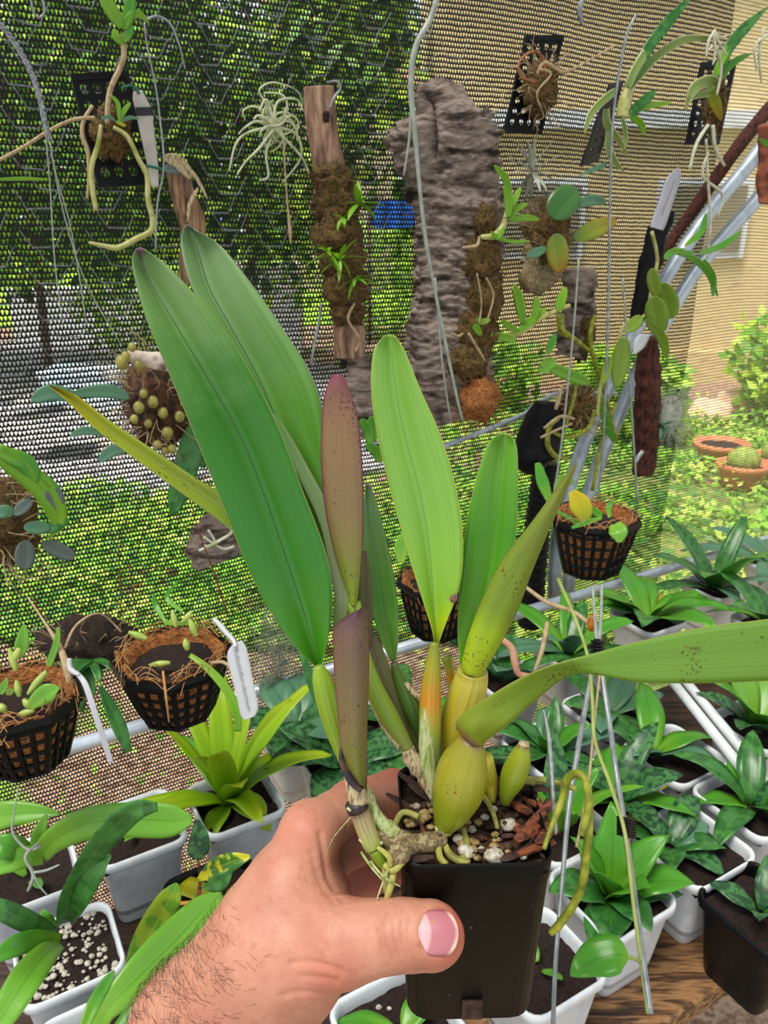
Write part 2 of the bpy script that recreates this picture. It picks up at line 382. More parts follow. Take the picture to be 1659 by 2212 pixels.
ptube('pseudobulb', [(939, 1388, .305, 9), (936, 1425, .306, 15), (931, 1490, .308, 22), (929, 1560, .310, 24), (930, 1630, .313, 21), (934, 1690, .315, 15), (943, 1740, .315, 9)], m_b3, orchid, 16)
ptube('pseudobulb', [(1131, 1610, .318, 13), (1122, 1642, .319, 25), (1108, 1680, .320, 28), (1095, 1715, .320, 17), (1091, 1738, .32, 10)], m_b4, orchid, 16)
ptube('bulb_cap', [(1132, 1602, .318, 10), (1131, 1611, .318, 14)], m_sheath, orchid, 12)
ptube('pseudobulb', [(687, 1438, .294, 10), (696, 1468, .295, 22), (710, 1520, .297, 26), (726, 1580, .299, 22), (745, 1640, .300, 15), (775, 1720, .300, 12), (800, 1800, .297, 10), (815, 1845, .295, 9)], m_b5, orchid, 16)
ptube('pseudobulb', [(850, 1432, .322, 7), (864, 1470, .323, 18), (885, 1520, .324, 25), (903, 1570, .325, 20), (915, 1620, .326, 13), (930, 1700, .327, 9)], m_b6, orchid, 16)
ptube('pseudobulb', [(765, 1300, .297, 14), (780, 1400, .300, 16), (805, 1480, .305, 20), (838, 1545, .309, 22), (868, 1595, .312, 17), (890, 1630, .314, 12)], m_b5, orchid, 16)
ptube('dry_sheath', [(880, 1620, .311, 15), (893, 1645, .312, 19), (915, 1680, .313, 13), (935, 1725, .313, 8)], m_sheath, orchid, 9, nz=.4, nsc=300)
ptube('dry_sheath', [(795, 1500, .305, 6), (830, 1565, .309, 10), (865, 1615, .311, 10)], m_sheath, orchid, 7, sq=.4, nz=.3, nsc=300)
ptube('dry_sheath', [(862, 1455, .3205, 2), (880, 1480, .3205, 7), (915, 1520, .32, 6)], m_sheath, orchid, 7, sq=.4, nz=.5, nsc=500)
ptube('old_stem', [(800, 1370, .318, 12), (820, 1430, .319, 17), (845, 1500, .320, 14), (880, 1590, .321, 10), (905, 1640, .321, 8)], m_b8, orchid, 12)
ptube('cut_stem', [(965, 1420, .325, 10), (974, 1460, .326, 11), (984, 1520, .327, 9), (990, 1600, .328, 8)], m_b3, orchid, 10)
ptube('pale_sheath', [(926, 1480, .3065, 2), (921, 1530, .3070, 10), (922, 1600, .3095, 18), (927, 1665, .3115, 17), (938, 1715, .313, 10)], m_sheathg, orchid, 12, nz=.1, nsc=400)
ptube('pale_sheath', [(790, 1700, .2975, 9), (812, 1760, .298, 15), (850, 1800, .299, 16), (880, 1815, .3, 10)], m_sheathg, orchid, 10, nz=.3, nsc=400)
# front purple leaf folded into a sheath, and the stem below it
m_purple = lm('purple_leaf', [(0, '#4a2540'), (.10, '#5a3a44'), (.25, '#6f5548'), (.6, '#77693e'), (.85, '#6f7a28'), (1, '#5a4a2a')], rib=None, edge='#7a2448', edgew=.05, stripes=.16, transl=.08, rough=.42, spots='#4a2020')
st = []
for (lx, ly, rx, ry, dd) in [(758, 1326, 788, 1310, .276), (722, 1350, 797, 1330, .2765), (719, 1390, 798, 1380, .277), (722, 1460, 797, 1455, .279), (729, 1540, 795, 1540, .281), (735, 1610, 793, 1612, .283), (744, 1655, 793, 1670, .285), (768, 1690, 793, 1705, .286)]:
    mx_ = lx*.45+rx*.55; my_ = (ly+ry)/2
    st.append(((lx, ly), (mx_, my_), (rx, ry), dd, (.004, -.003, .003)))
pleaf('leaf', st, m_purple, orchid, 36, .0016, .10)
m_band = pm('black_band', ['#17101a', '#2a1c24', '#5c4226'], 140, .5, .3)
ptube('stem', [(760, 1590, .290, 22), (762, 1640, .291, 25), (770, 1690, .292, 24), (778, 1730, .293, 23)], m_sheath, orchid, 14, nz=.1)
ptube('dead_band', [(737, 1615, .2875, 5), (742, 1645, .2865, 12), (760, 1680, .2865, 16), (783, 1703, .2865, 13)], m_band, orchid, 12, sq=.5)
ptube('dead_band', [(768, 1733, .2925, 24), (774, 1750, .2928, 24)], m_band, orchid, 14)
m_st2 = lm('pale_stem', [(0, '#8a7656'), (.3, '#a8946a'), (.6, '#a3a55e'), (1, '#8aa032')], rib=None, stripes=.3, transl=0, rough=.5)
ptube('stem', [(772, 1735, .2935, 22), (785, 1775, .294, 22), (800, 1815, .294, 21), (808, 1830, .294, 20)], m_st2, orchid, 14)
ptube('stem_collar', [(776, 1812, .2925, 4), (800, 1828, .2915, 5), (826, 1820, .2935, 4)], m_sheathg, orchid, 8)
ptube('stem', [(808, 1832, .294, 17), (822, 1856, .295, 15), (838, 1880, .296, 10)], m_b5, orchid, 12)
# rhizome, knobs, roots
ptube('rhizome', [(795, 1790, .300, 14), (835, 1812, .299, 20), (880, 1822, .299, 24), (925, 1822, .300, 22), (958, 1812, .303, 16)], m_rhiz, orchid, 16, nz=.35, nsc=260)
ptube('rhizome_knob', [(845, 1835, .294, 10), (865, 1840, .293, 24), (885, 1848, .293, 14)], m_rhiz, orchid, 14, nz=.3, nsc=200)
MB().ell(at(862, 1846, .2925), (.0045, .0042, .0045), .2, 200, 18, 12).build('rhizome_knob', m_rhiz, orchid)
ptube('stem_collar', [(942, 1785, .3045, 4), (950, 1803, .3025, 5), (972, 1800, .3035, 4)], m_sheathg, orchid, 8)
for k, rows in enumerate([[(830, 1868, .292, 7), (850, 1880, .290, 8), (870, 1862, .29, 6)], [(850, 1885, .291, 7), (845, 1910, .290, 8), (835, 1945, .291, 7)], [(835, 1860, .294, 8), (833, 1900, .294, 9), (842, 1950, .294, 7)], [(815, 1830, .29, 4), (840, 1850, .289, 7), (842, 1870, .29, 6)]]):
    ptube('root', rows, m_root, orchid, 8)
for rows in [[(800, 1860, .289, 3), (830, 1895, .288, 2.5), (865, 1915, .288, 1.5)], [(838, 1880, .289, 2.5), (822, 1920, .288, 2), (812, 1950, .288, 1.2)], [(780, 1840, .29, 3), (800, 1870, .289, 3), (825, 1900, .289, 2)], [(758, 1765, .289, 1), (720, 1810, .287, .8), (703, 1850, .286, .8)], [(750, 1745, .288, 3), (758, 1752, .288, 3)]]:
    ptube('dry_root_fibre', rows, m_sheathg, orchid, 6)
ptube('root', [(1175, 1835, .296, 5), (1190, 1790, .300, 6), (1205, 1750, .303, 8), (1215, 1725, .305, 8), (1222, 1690, .305, 9), (1238, 1672, .303, 9), (1258, 1676, .30, 9), (1268, 1700, .298, 9), (1272, 1735, .297, 9), (1266, 1770, .297, 8), (1255, 1805, .296, 6)], m_rootg, orchid, 12, nz=.15, nsc=300)
ptube('root', [(1274, 1725, .3, 8), (1272, 1790, .301, 9), (1266, 1850, .303, 9), (1258, 1910, .306, 9), (1238, 1955, .309, 9), (1210, 1995, .312, 9), (1190, 2015, .314, 8)], m_rootg, orchid, 12, nz=.12, nsc=300)
ptube('root', [(1200, 1690, .33, 6), (1225, 1697, .322, 7), (1243, 1705, .318, 6)], m_root, orchid, 8)
m_wire = pm('galvanised_wire', ['#8c9196', '#c8ccd0'], 300, .35, .1, metal=.7)
ptube('support_wire', [(1174, 1534, .300, 2), (1185, 1590, .302, 5), (1192, 1680, .305, 5.5), (1199, 1780, .309, 5.5), (1199, 1800, .31, 5)], m_wire, orchid, 10)

# leaves ----------------------------------------------------------------------
m_L1 = lm('leaf_deep_green', [(0, '#8a6a7a'), (.03, '#6f8f58'), (.05, '#83a06c'), (.2, '#6d9a50'), (.36, '#33781a'), (.6, '#33801a'), (.85, '#4a921c'), (1, '#4c9a22')], rib='#1b4a20', edge='#7f9a4a', edgew=.02, rough=.33, ribw=.008)  # paler stops behind the tip stand in for sky sheen on the blade
m_L2 = lm('leaf_mid_green', [(0, '#7a7a70'), (.05, '#86a874'), (.25, '#7aa462'), (.45, '#679e42'), (.6, '#5a9c2c'), (1, '#7fae4e')], rib='#20504a', edge='#8a9a7a', edgew=.02, rough=.36, ribw=.01)  # upper sheen painted in as pale greens
m_Lp = lm('leaf_underside', [(0, '#5f9a48'), (.4, '#8fae72'), (.75, '#b3c08e'), (1, '#9fbf5e')], rib=None, edge='#8a7a6a', edgew=.06, rough=.45)
m_L3 = lm('leaf_yellowing', [(0, '#6a3a1a'), (.05, '#b0a41e'), (.4, '#9aa82a'), (.7, '#8fa430'), (1, '#77a02a')], rib='#6f8a1c', rough=.4, spots='#5a3a1a')
m_L4 = lm('leaf_reddish', [(0, '#8a3f5c'), (.12, '#84544e'), (.3, '#8f6f4e'), (.6, '#8a7448'), (.78, '#7f8a2c'), (1, '#9ac02a')], rib=None, edge='#7d2a52', edgew=.06, rough=.42, spots='#5f2f38', stripes=.14)
m_L5 = lm('leaf_light_green', [(0, '#8fb24a'), (.06, '#8abb52'), (.5, '#85bb48'), (.75, '#8fc030'), (.9, '#b3cc22'), (1, '#a8b83a')], rib='#5d9440', edge='#c2c94e', edgew=.02, rough=.36, ribw=.008)
m_L6 = lm('leaf_fresh_green', [(0, '#8fae4a'), (.1, '#72ac34'), (.5, '#4f9a1a'), (1, '#79b81e')], rib='#4d8f2c', edge='#a9c94e', edgew=.02, rough=.36, ribw=.008)
m_L7 = lm('leaf_olive', [(0, '#8a8a3a'), (.3, '#7a8c2a'), (.6, '#7f9a24'), (.72, '#a8c41c'), (.9, '#b4c820'), (1, '#8a9430')], rib=None, edge='#6f6a2c', edgew=.02, rough=.42, spots='#5c5a1a')
m_L8 = lm('leaf_arching', [(0, '#64922c'), (.4, '#6b982e'), (.7, '#7d9a26'), (.92, '#8a9a24'), (1, '#8a5a50')], rib='#5d9438', edge='#9aa04a', edgew=.02, rough=.42, spots='#5a5420', ribw=.006)
pleaf('leaf', [((292, 541), (303, 538), (315, 541), .2745), ((285, 572), (318, 595), (362, 574), .275), ((310, 672), (372, 690), (450, 668), .276), ((360, 795), (445, 812), (524, 772), .278), ((418, 935), (520, 945), (600, 918), .280),
   ((470, 1065), (574, 1078), (655, 1062), .282), ((522, 1195), (620, 1212), (703, 1190), .285), ((566, 1290), (652, 1308), (718, 1275), .288), ((622, 1378), (674, 1385), (714, 1350), .291), ((662, 1422), (686, 1434), (703, 1405), .293), ((684, 1441), (689, 1444), (694, 1440), .294)], m_L1, orchid, 60, .0011, .045, 5, fold=.008)
pleaf('leaf', [((399, 490), (407, 488), (420, 497), .302), ((390, 525), (424, 530), (478, 532), .302), ((411, 613), (450, 618), (545, 615), .301), ((460, 702), (494, 700), (608, 705), .300), ((526, 814), (552, 805), (668, 800), .300),
   ((563, 889), (590, 890), (698, 885), .300), ((612, 985), (636, 990), (706, 990), .300), ((650, 1070), (680, 1075), (712, 1075), .301), ((695, 1180), (715, 1185), (740, 1175), .302), ((725, 1270), (742, 1275), (758, 1270), .303), ((734, 1320), (742, 1325), (752, 1320), .303)], m_L2, orchid, 60, .0011, .03, 5, fold=.009)
pleaf('leaf', [((540, 850), (545, 852), (550, 850), .2975), ((596, 930), (604, 925), (612, 918), .2975), ((640, 1020), (652, 1012), (664, 1005), .2978), ((690, 1130), (702, 1115), (715, 1105), .298), ((712, 1230), (730, 1215), (742, 1205), .2985), ((722, 1290), (742, 1280), (759, 1270), .299), ((720, 1330), (740, 1325), (760, 1305), .2995), ((722, 1358), (735, 1350), (748, 1335), .3)], m_Lp, orchid, 40, .001, .05, 3)
pleaf('leaf', [((105, 833), (107, 832), (110, 832), .296), ((146, 868), (152, 860), (166, 855), .297), ((208, 928), (220, 920), (240, 910), .299), ((290, 990), (305, 980), (322, 965), .301), ((390, 1064), (405, 1050), (420, 1030), .304), ((495, 1142), (515, 1125), (530, 1100), .307), ((610, 1240), (620, 1225), (632, 1210), .311)], m_L3, orchid, 40, .001, .02, 3, fold=.003)
pleaf('leaf', [((716, 812), (731, 807), (744, 814), .286), ((702, 848), (732, 845), (760, 856), .286), ((695, 905), (735, 905), (773, 900), .287), ((693, 1000), (740, 1000), (783, 1000), .288), ((702, 1100), (745, 1100), (786, 1100), .290), ((722, 1195), (753, 1200), (783, 1195), .292), ((746, 1270), (763, 1275), (776, 1270), .294), ((758, 1308), (764, 1310), (769, 1308), .295)], m_L4, orchid, 44, .0014, .05, 4, fold=-.002)
pleaf('leaf', [((827, 728), (841, 724), (856, 728), .298), ((806, 762), (846, 760), (878, 765), .298), ((802, 850), (855, 845), (910, 845), .299), ((817, 950), (874, 942), (948, 930), .300), ((842, 1055), (902, 1045), (980, 1030), .301), ((870, 1155), (922, 1148), (998, 1130), .302), ((898, 1250), (933, 1250), (1000, 1220), .303), ((918, 1312), (937, 1312), (988, 1285), .304), ((933, 1360), (941, 1365), (968, 1335), .305), ((938, 1390), (942, 1393), (948, 1388), .305)], m_L5, orchid, 60, .0011, .04, 5, fold=.006)
pleaf('leaf', [((1074, 940), (1089, 937), (1103, 941), .309), ((1050, 968), (1086, 965), (1117, 968), .310), ((1022, 1060), (1076, 1055), (1119, 1050), .311), ((1003, 1160), (1067, 1155), (1115, 1150), .312), ((992, 1270), (1048, 1265), (1098, 1250), .313), ((988, 1360), (1025, 1362), (1060, 1350), .314), ((993, 1430), (1008, 1436), (1024, 1425), .314)], m_L6, orchid, 50, .0011, .03, 4, fold=.005)
pleaf('leaf', [((1243, 999), (1245, 999), (1247, 1001), .283), ((1206, 1048), (1214, 1052), (1226, 1056), .286), ((1150, 1125), (1168, 1132), (1188, 1142), .290), ((1085, 1210), (1118, 1220), (1150, 1235), .296), ((1043, 1290), (1080, 1305), (1118, 1320), .301), ((1012, 1370), (1045, 1382), (1080, 1395), .305), ((997, 1430), (1022, 1440), (1048, 1450), .308), ((1000, 1453), (1018, 1460), (1038, 1464), .309)], m_L7, orchid, 50, .0012, .10, 4, fold=-.003)
pleaf('leaf', [((1760, 1470), (1760, 1400), (1760, 1318), .225), ((1659, 1471), (1659, 1405), (1659, 1337), .233), ((1520, 1476), (1520, 1415), (1520, 1355), .243), ((1380, 1474), (1380, 1430), (1370, 1388), .253), ((1290, 1458), (1280, 1438), (1270, 1415), .261), ((1225, 1462), (1205, 1447), (1185, 1440), .268, (.003, 0, -.003)), ((1150, 1520), (1130, 1492), (1115, 1470), .275, (.003, 0, -.002)), ((1095, 1568), (1065, 1535), (1045, 1512), .282), ((1050, 1602), (1020, 1575), (990, 1552), .290, (.001, -.004, .001)), ((1045, 1617), (1018, 1606), (985, 1575), .294, (.001, -.004, .001))], m_L8, orchid, 60, .0012, .02, 4)
m_blem = pm('leaf_blemish', ['#4a2a2a', '#8a6a5a', '#5c3a3a'], 500, .7, .6)
MB().ell(at(980, 1293, .3025), (.0016, .0003, .0019), .2, 300, 14, 8).build('leaf_blemish', m_blem, orchid)
pleaf('leaf', [((790, 1048), (795, 1046), (800, 1048), .318), ((784, 1110), (800, 1110), (822, 1115), .318), ((786, 1200), (812, 1205), (845, 1210), .319), ((796, 1290), (825, 1300), (859, 1300), .320), ((818, 1370), (840, 1380), (861, 1370), .321), ((842, 1425), (849, 1430), (856, 1422), .322)], m_L2, orchid, 40, .001, .04, 4, fold=.003)
pleaf('leaf', [((780, 1190), (786, 1188), (792, 1190), .309), ((772, 1250), (788, 1250), (804, 1250), .310), ((770, 1310), (790, 1310), (806, 1310), .311), ((778, 1370), (792, 1372), (803, 1370), .312), ((790, 1400), (796, 1402), (801, 1400), .312)], m_b8, orchid, 24, .001, .06, 3)

# ================================================================ HAND
HC = [((80, 2720, .36, 195), (300, 2440, .335, 178)), ((300, 2440, .335, 178), (455, 2252, .322, 168)), ((455, 2252, .322, 168), (601, 2037, .310, 148)), ((601, 2037, .31, 130), (667, 1800, .318, 60)),
      ((620, 2090, .315, 110), (655, 1900, .33, 72)), ((600, 2060, .305, 118), (742, 2034, .292, 84)), ((742, 2034, .290, 86), (815, 2024, .2875, 70)), ((815, 2024, .2875, 70), (866, 2019, .2875, 70)), ((866, 2019, .2875, 66), (932, 2019, .2865, 71)),
      ((667, 1800, .318, 60), (762, 1738, .345, 50)), ((762, 1738, .345, 50), (850, 1708, .371, 45)), ((850, 1708, .371, 45), (950, 1720, .379, 40)),
      ((655, 1875, .335, 66), (750, 1822, .362, 50)), ((750, 1822, .362, 50), (850, 1795, .385, 46)), ((850, 1795, .385, 46), (960, 1800, .383, 40)),
      ((650, 1960, .345, 66), (745, 1905, .372, 48)), ((745, 1905, .372, 48), (850, 1880, .392, 44)), ((850, 1880, .392, 44), (950, 1890, .385, 38)),
      ((645, 2050, .352, 60), (735, 1990, .378, 42)), ((735, 1990, .378, 42), (830, 1970, .394, 38)), ((830, 1970, .394, 38), (920, 1975, .387, 34)),
      ((700, 1990, .315, 62), (640, 1900, .325, 80))]
KS = [.012, .012, .012, .010, .012, .010, .006, .005, .004, .006, .004, .003, .006, .004, .003, .006, .004, .003, .006, .004, .003, .012]
vox = .00095
lo = np.array([-.150, .17, 1.6-.305]); hi = np.array([.052, .40, 1.6-.095])
nx, ny, nz_ = [int(math.ceil((hi[i]-lo[i])/vox)) for i in range(3)]
gx = (lo[0]+np.arange(nx)*vox)[:, None, None].astype(np.float32); gy = (lo[1]+np.arange(ny)*vox)[None, :, None].astype(np.float32); gz = (lo[2]+np.arange(nz_)*vox)[None, None, :].astype(np.float32)
D = np.full((nx, ny, nz_), 1.0, np.float32)
for (a, b), k in zip(HC, KS):
    A = at(*a[:3]); B = at(*b[:3]); ra = a[3]*a[2]/F; rb = b[3]*b[2]/F; ab = B-A; L2 = ab.dot(ab)
    t = np.clip(((gx-A.x)*ab.x+(gy-A.y)*ab.y+(gz-A.z)*ab.z)/L2, 0, 1)
    q = np.sqrt((gx-A.x-t*ab.x)**2+(gy-A.y-t*ab.y)**2+(gz-A.z-t*ab.z)**2)-(ra+(rb-ra)*t)
    h = np.maximum(k-np.abs(D-q), 0)/k; D = np.minimum(D, q)-h*h*k*.25
def surface_nets(D, lo, vox):
    s = D < 0; nx, ny, nz = D.shape
    cnt = np.zeros((nx-1, ny-1, nz-1), np.int8); P = np.zeros((nx-1, ny-1, nz-1, 3), np.float32)
    c8 = [(i, j, k) for i in (0, 1) for j in (0, 1) for k in (0, 1)]
    sub = lambda A, c: A[c[0]:nx-1+c[0], c[1]:ny-1+c[1], c[2]:nz-1+c[2]]
    for i1 in range(8):
        for ax in range(3):
            a = c8[i1]
            if a[ax]: continue
            b = tuple(a[q]+(q == ax) for q in range(3))
            sa, sb = sub(s, a), sub(s, b); e = sa != sb
            if not e.any(): continue
            da, db = sub(D, a)[e], sub(D, b)[e]; t = da/(da-db)
            cnt[e] += 1; p = np.zeros((len(t), 3), np.float32)+np.array(a, np.float32); p[:, ax] += t; P[e] += p
    act = cnt > 0; idx = -np.ones(cnt.shape, int); idx[act] = np.arange(act.sum())
    cells = np.argwhere(act); verts = (P[act]/cnt[act][:, None]+cells)*vox+lo
    faces = []
    for ax in range(3):
        u, v = (ax+1) % 3, (ax+2) % 3
        sl0 = [slice(1, -1)]*3; sl1 = [slice(1, -1)]*3; sl0[ax] = slice(0, -1); sl1[ax] = slice(1, None)
        e = s[tuple(sl0)] != s[tuple(sl1)]; w_ = np.argwhere(e); off = np.ones(3, int); off[ax] = 0; w_ = w_+off
        ins = s[w_[:, 0], w_[:, 1], w_[:, 2]]
        q = []
        for du, dv in ((0, 0), (-1, 0), (-1, -1), (0, -1)):
            c_ = w_.copy(); c_[:, u] += du; c_[:, v] += dv; q.append(idx[c_[:, 0], c_[:, 1], c_[:, 2]])
        q = np.stack(q, 1); q[~ins] = q[~ins][:, ::-1]; faces.append(q)
    return verts, np.concatenate(faces)
hv, hf = surface_nets(D, lo, vox)
# project to the photograph frame once, to place the creases of the knuckle and wrist on the skin
rel = hv-np.array(CAM); dz_ = rel@np.array(FW); hx = 829.5+F*(rel@np.array(RT))/dz_; hy = 1106-F*(rel@np.array(UP))/dz_
nrm = np.zeros_like(hv); e1 = hv[hf[:, 1]]-hv[hf[:, 0]]; e2 = hv[hf[:, 2]]-hv[hf[:, 0]]; fn = np.cross(e1, e2)
for k in range(4): np.add.at(nrm, hf[:, k], fn)
nrm /= np.maximum(np.linalg.norm(nrm, axis=1, keepdims=True), 1e-12)
front = (nrm@np.array(FW)) < .15
disp = np.zeros(len(hv))
def crease(pts, wpx, dm):
    P = cr(pts, 24); dd = np.full(len(hv), 1e9)
    for i in range(len(P)-1):
        a, b = P[i], P[i+1]; ab = b-a; t = np.clip(((hx-a[0])*ab[0]+(hy-a[1])*ab[1])/max(ab@ab, 1e-9), 0, 1)
        dd = np.minimum(dd, np.hypot(hx-a[0]-t*ab[0], hy-a[1]-t*ab[1]))
    global disp
    disp = disp-dm*np.exp(-(dd/wpx)**2)*front
for pts, w_, dm in [([(842, 1968), (835, 2000), (838, 2040), (850, 2070)], 5, .0006), ([(858, 1962), (850, 1995), (854, 2035), (862, 2062)], 4, .0005), ([(872, 1965), (866, 2000), (870, 2040)], 4, .0005), ([(884, 1975), (880, 2005), (884, 2040)], 4, .0004), ([(828, 1985), (824, 2010), (828, 2040)], 5, .0003),
                    ([(690, 1800), (700, 1850), (712, 1900), (740, 1945)], 6, .0009), ([(672, 1840), (690, 1900), (722, 1950)], 6, .0005), ([(735, 2098), (700, 2085), (665, 2078), (630, 2080)], 7, .0008), ([(728, 2120), (690, 2112), (650, 2110)], 6, .0006), ([(740, 2105), (715, 2062), (700, 2040)], 6, .0004), ([(700, 2150), (650, 2142), (610, 2150)], 6, .0005)]:
    crease(pts, w_, dm)
# nail bed groove
nb = ((hx-948)/42)**2+((hy-2010)/51)**2
disp -= .0006*np.exp(-((nb-1)/.22)**2)*front
hv = hv+nrm*disp[:, None]
hv = hv+nrm*(np.array([noise.noise(V(p)*55)*.0006+noise.noise(V(p)*420)*.00012 for p in hv]))[:, None]
t = NT('skin'); ob = t.n('ShaderNodeTexCoord').outputs['Object']
n1 = t.noise(ob, 28, 4); n2 = t.noise(ob, 260, 3); n3 = t.noise(ob, 900, 3)
cc = t.ramp(n1, [(.3, '#ae6e58'), (.5, '#c88e76'), (.7, '#ba7c66')])
at_ = t.n('ShaderNodeAttribute', attribute_name='flush').outputs['Fac']
cc = t.mix(at_, cc, '#c45f50')
cc = t.mix(t.math('MULTIPLY', t.math('SUBTRACT', n2, .55, clamp=True), 1.6, clamp=True), cc, '#a0573f')
t.l(cc, t.b.inputs['Base Color']); t.b.inputs['Roughness'].default_value = .48; t.b.inputs['Specular IOR Level'].default_value = .35
t.b.inputs['Subsurface Weight'].default_value = .25; t.b.inputs['Subsurface Radius'].default_value = (1, .35, .2); t.b.inputs['Subsurface Scale'].default_value = .004
vo = t.n('ShaderNodeTexVoronoi'); vo.inputs['Scale'].default_value = 750; t.l(ob, vo.inputs['Vector'])
t.bump(t.math('ADD', t.math('MULTIPLY', vo.outputs[0], .6), t.math('MULTIPLY', n3, .7)), .45, .0003)
m_skin = t.m
mb = MB(); mb.v = [tuple(p) for p in hv]; mb.f = [tuple(int(i) for i in q) for q in hf]; mb.uv = [(0, 0)]*len(mb.v)
person = mb.build('person', m_skin)
tag(person, "person's bare left hand and hairy forearm, thumb pressed on the front of the black pot", 'person')
fl = person.data.attributes.new('flush', 'FLOAT', 'POINT')     # redder skin of the thumb tip, the knuckle and the inner fingers
fv = .75*np.exp(-(((hx-985)/45)**2+((hy-2015)/80)**2))*(dz_ < .31)+.5*np.clip((dz_-.335)/.03, 0, 1)+.35*np.exp(-(((hx-700)/60)**2+((hy-2120)/60)**2))+.25*np.exp(-(((hx-640)/50)**2+((hy-1790)/50)**2))
fl.data.foreach_set('value', np.clip(fv, 0, .85).astype(np.float32))
# thumb nail: a curved plate on the thumb tip
tc_ = at(932, 2019, .2865); rt_ = 71*.2865/F
nd = (CAM-tc_).normalized(); nd = (nd+V((0, 0, .10))).normalized(); ax_ = RT; upn = nd.cross(ax_).normalized()
mb = MB(); rings = []; N = 18
def nailring(t, r0):
    out = []; x = -.0045+.0138*t
    for j in range(13):
        a = (j/12-.5)*2; ext = .0078*(1-abs(2*t-1)**4*.35) * (1 if t > .2 else (.55+.45*math.sqrt(t/.2)))
        ang = a*ext/rt_*1.02; zr = r0-.0035*max(0, (t-.45))**2
        out.append(tc_+ax_*(x+.0012*(-(abs(a)**2)+.4)*(1 if t > .5 else -1)*abs(2*t-1))+(nd*math.cos(ang)-upn*math.sin(ang))*zr)
    return out
R1 = [nailring(i/N, rt_+.00022) for i in range(N+1)]; R2 = [nailring(i/N, rt_-.0011) for i in range(N+1)]
vv = [p for r in R1 for p in r]+[p for r in R2 for p in r]; f = []; K = 13; o = (N+1)*K
for i in range(N):
    for j in range(K-1):
        a = i*K+j; f += [(a, a+1, a+K+1, a+K), (o+a, o+a+K, o+a+K+1, o+a+1)]
for i in range(N): f += [(i*K, i*K+K, o+i*K+K, o+i*K), (i*K+K-1, o+i*K+K-1, o+i*K+2*K-1, i*K+2*K-1)]
for j in range(K-1): f += [(j, o+j, o+j+1, j+1), (N*K+j, N*K+j+1, o+N*K+j+1, o+N*K+j)]
mb.add(vv, f, [(i/N, j/(K-1)) for i in range(N+1) for j in range(K)]*2)
t = NT('thumb_nail'); uv = t.n('ShaderNodeTexCoord').outputs['UV']; sp = t.n('ShaderNodeSeparateXYZ'); t.l(uv, sp.inputs[0])
du = t.math('ABSOLUTE', t.math('SUBTRACT', sp.outputs[1], .5)); q = t.math('ADD', sp.outputs[0], t.math('MULTIPLY', t.math('MULTIPLY', du, du), .9))
st_ = t.noise(t.vmul(uv, (1, 40, 1)), 1, 2)
q2 = t.math('ADD', q, t.math('MULTIPLY', t.math('SUBTRACT', st_, .5), .05))
cN = t.ramp(q2, [(0, '#c58a88'), (.12, '#d8b0b4'), (.30, '#d0a2a8'), (.36, '#b9747c'), (.9, '#b56c76'), (.965, '#cfa095'), (1, '#e0c4b4')])
t.l(cN, t.b.inputs['Base Color']); t.b.inputs['Roughness'].default_value = .3; t.bump(st_, .2, .0003)
mb.build('thumb_nail', t.m, person)
# forearm hair
m_hair = pm('arm_hair', ['#2a1a12', '#5a3826'], 60, .5, 0)
sel = np.where((nrm@np.array(FW) < .45) & (hx < 620) & (hy > 1850) & (dz_ < .36))[0]
rr = random.Random(11); mb = MB()
for k in range(1700):
    i = int(rr.choice(sel)); px, py = hx[i], hy[i]
    dens = min(1, max(0, (1900+(560-px)*0-py)/-200)) * min(1, max(0.06, (560-px)/200))
    # denser along the upper edge and towards the elbow
    if rr.random() > dens: continue
    p = V(hv[i]); n_ = V(nrm[i]); dr = (RT*rr.uniform(-1, .5)+UP*rr.uniform(.0, 1)*1.0).normalized(); dr = (dr-n_*dr.dot(n_)).normalized()
    L = rr.uniform(.004, .009); cv = rr.uniform(-1, 1); sd = dr.cross(n_)
    pts = [p+dr*L*s*(1-.2*s)+n_*(.0025*math.sin(s*2.2))+sd*cv*L*.5*s*s for s in (0, .33, .66, 1)]
    mb.tube(pts, [.00007, .00006, .00005, .00002], 3, cap=False, n=7)
tag(mb.build('arm_hair', m_hair, person), 'short curly dark arm hair', kind='stuff')

# ================================================================ THE SETTING
m_white = pm('white_pot_plastic', ['#c9d0d6', '#dfe4e8', '#d3dade'], 40, .38, .05)
m_dark = pm('black_plastic', ['#08080a', '#111114'], 60, .4, .1, spec=.18)
m_soil = pm('dark_peat', ['#080404', '#180c09', '#2e1812', '#0e0705'], 300, .95, 1, .002)
m_pipe = pm('galvanised_pipe', ['#8e9aa6', '#b3bec9', '#a2acb8'], 25, .4, .1, metal=.35)
m_steel = pm('rail_steel', ['#a9b6c4', '#cfd9e3'], 30, .35, .05, metal=.3)
m_wood = pm('weathered_bench_wood', ['#2c1c12', '#6b4a30', '#a3794e', '#3c261a', '#7a5334'], 14, .6, .6, .002, stretch=(1, 8, 8), detail=8)
m_thinw = pm('thin_wire', ['#70777a', '#9ba2a4'], 90, .4, 0, metal=.4)
m_thinn = pm('nylon_line', ['#7f887e', '#a5ada2'], 90, .4, 0)

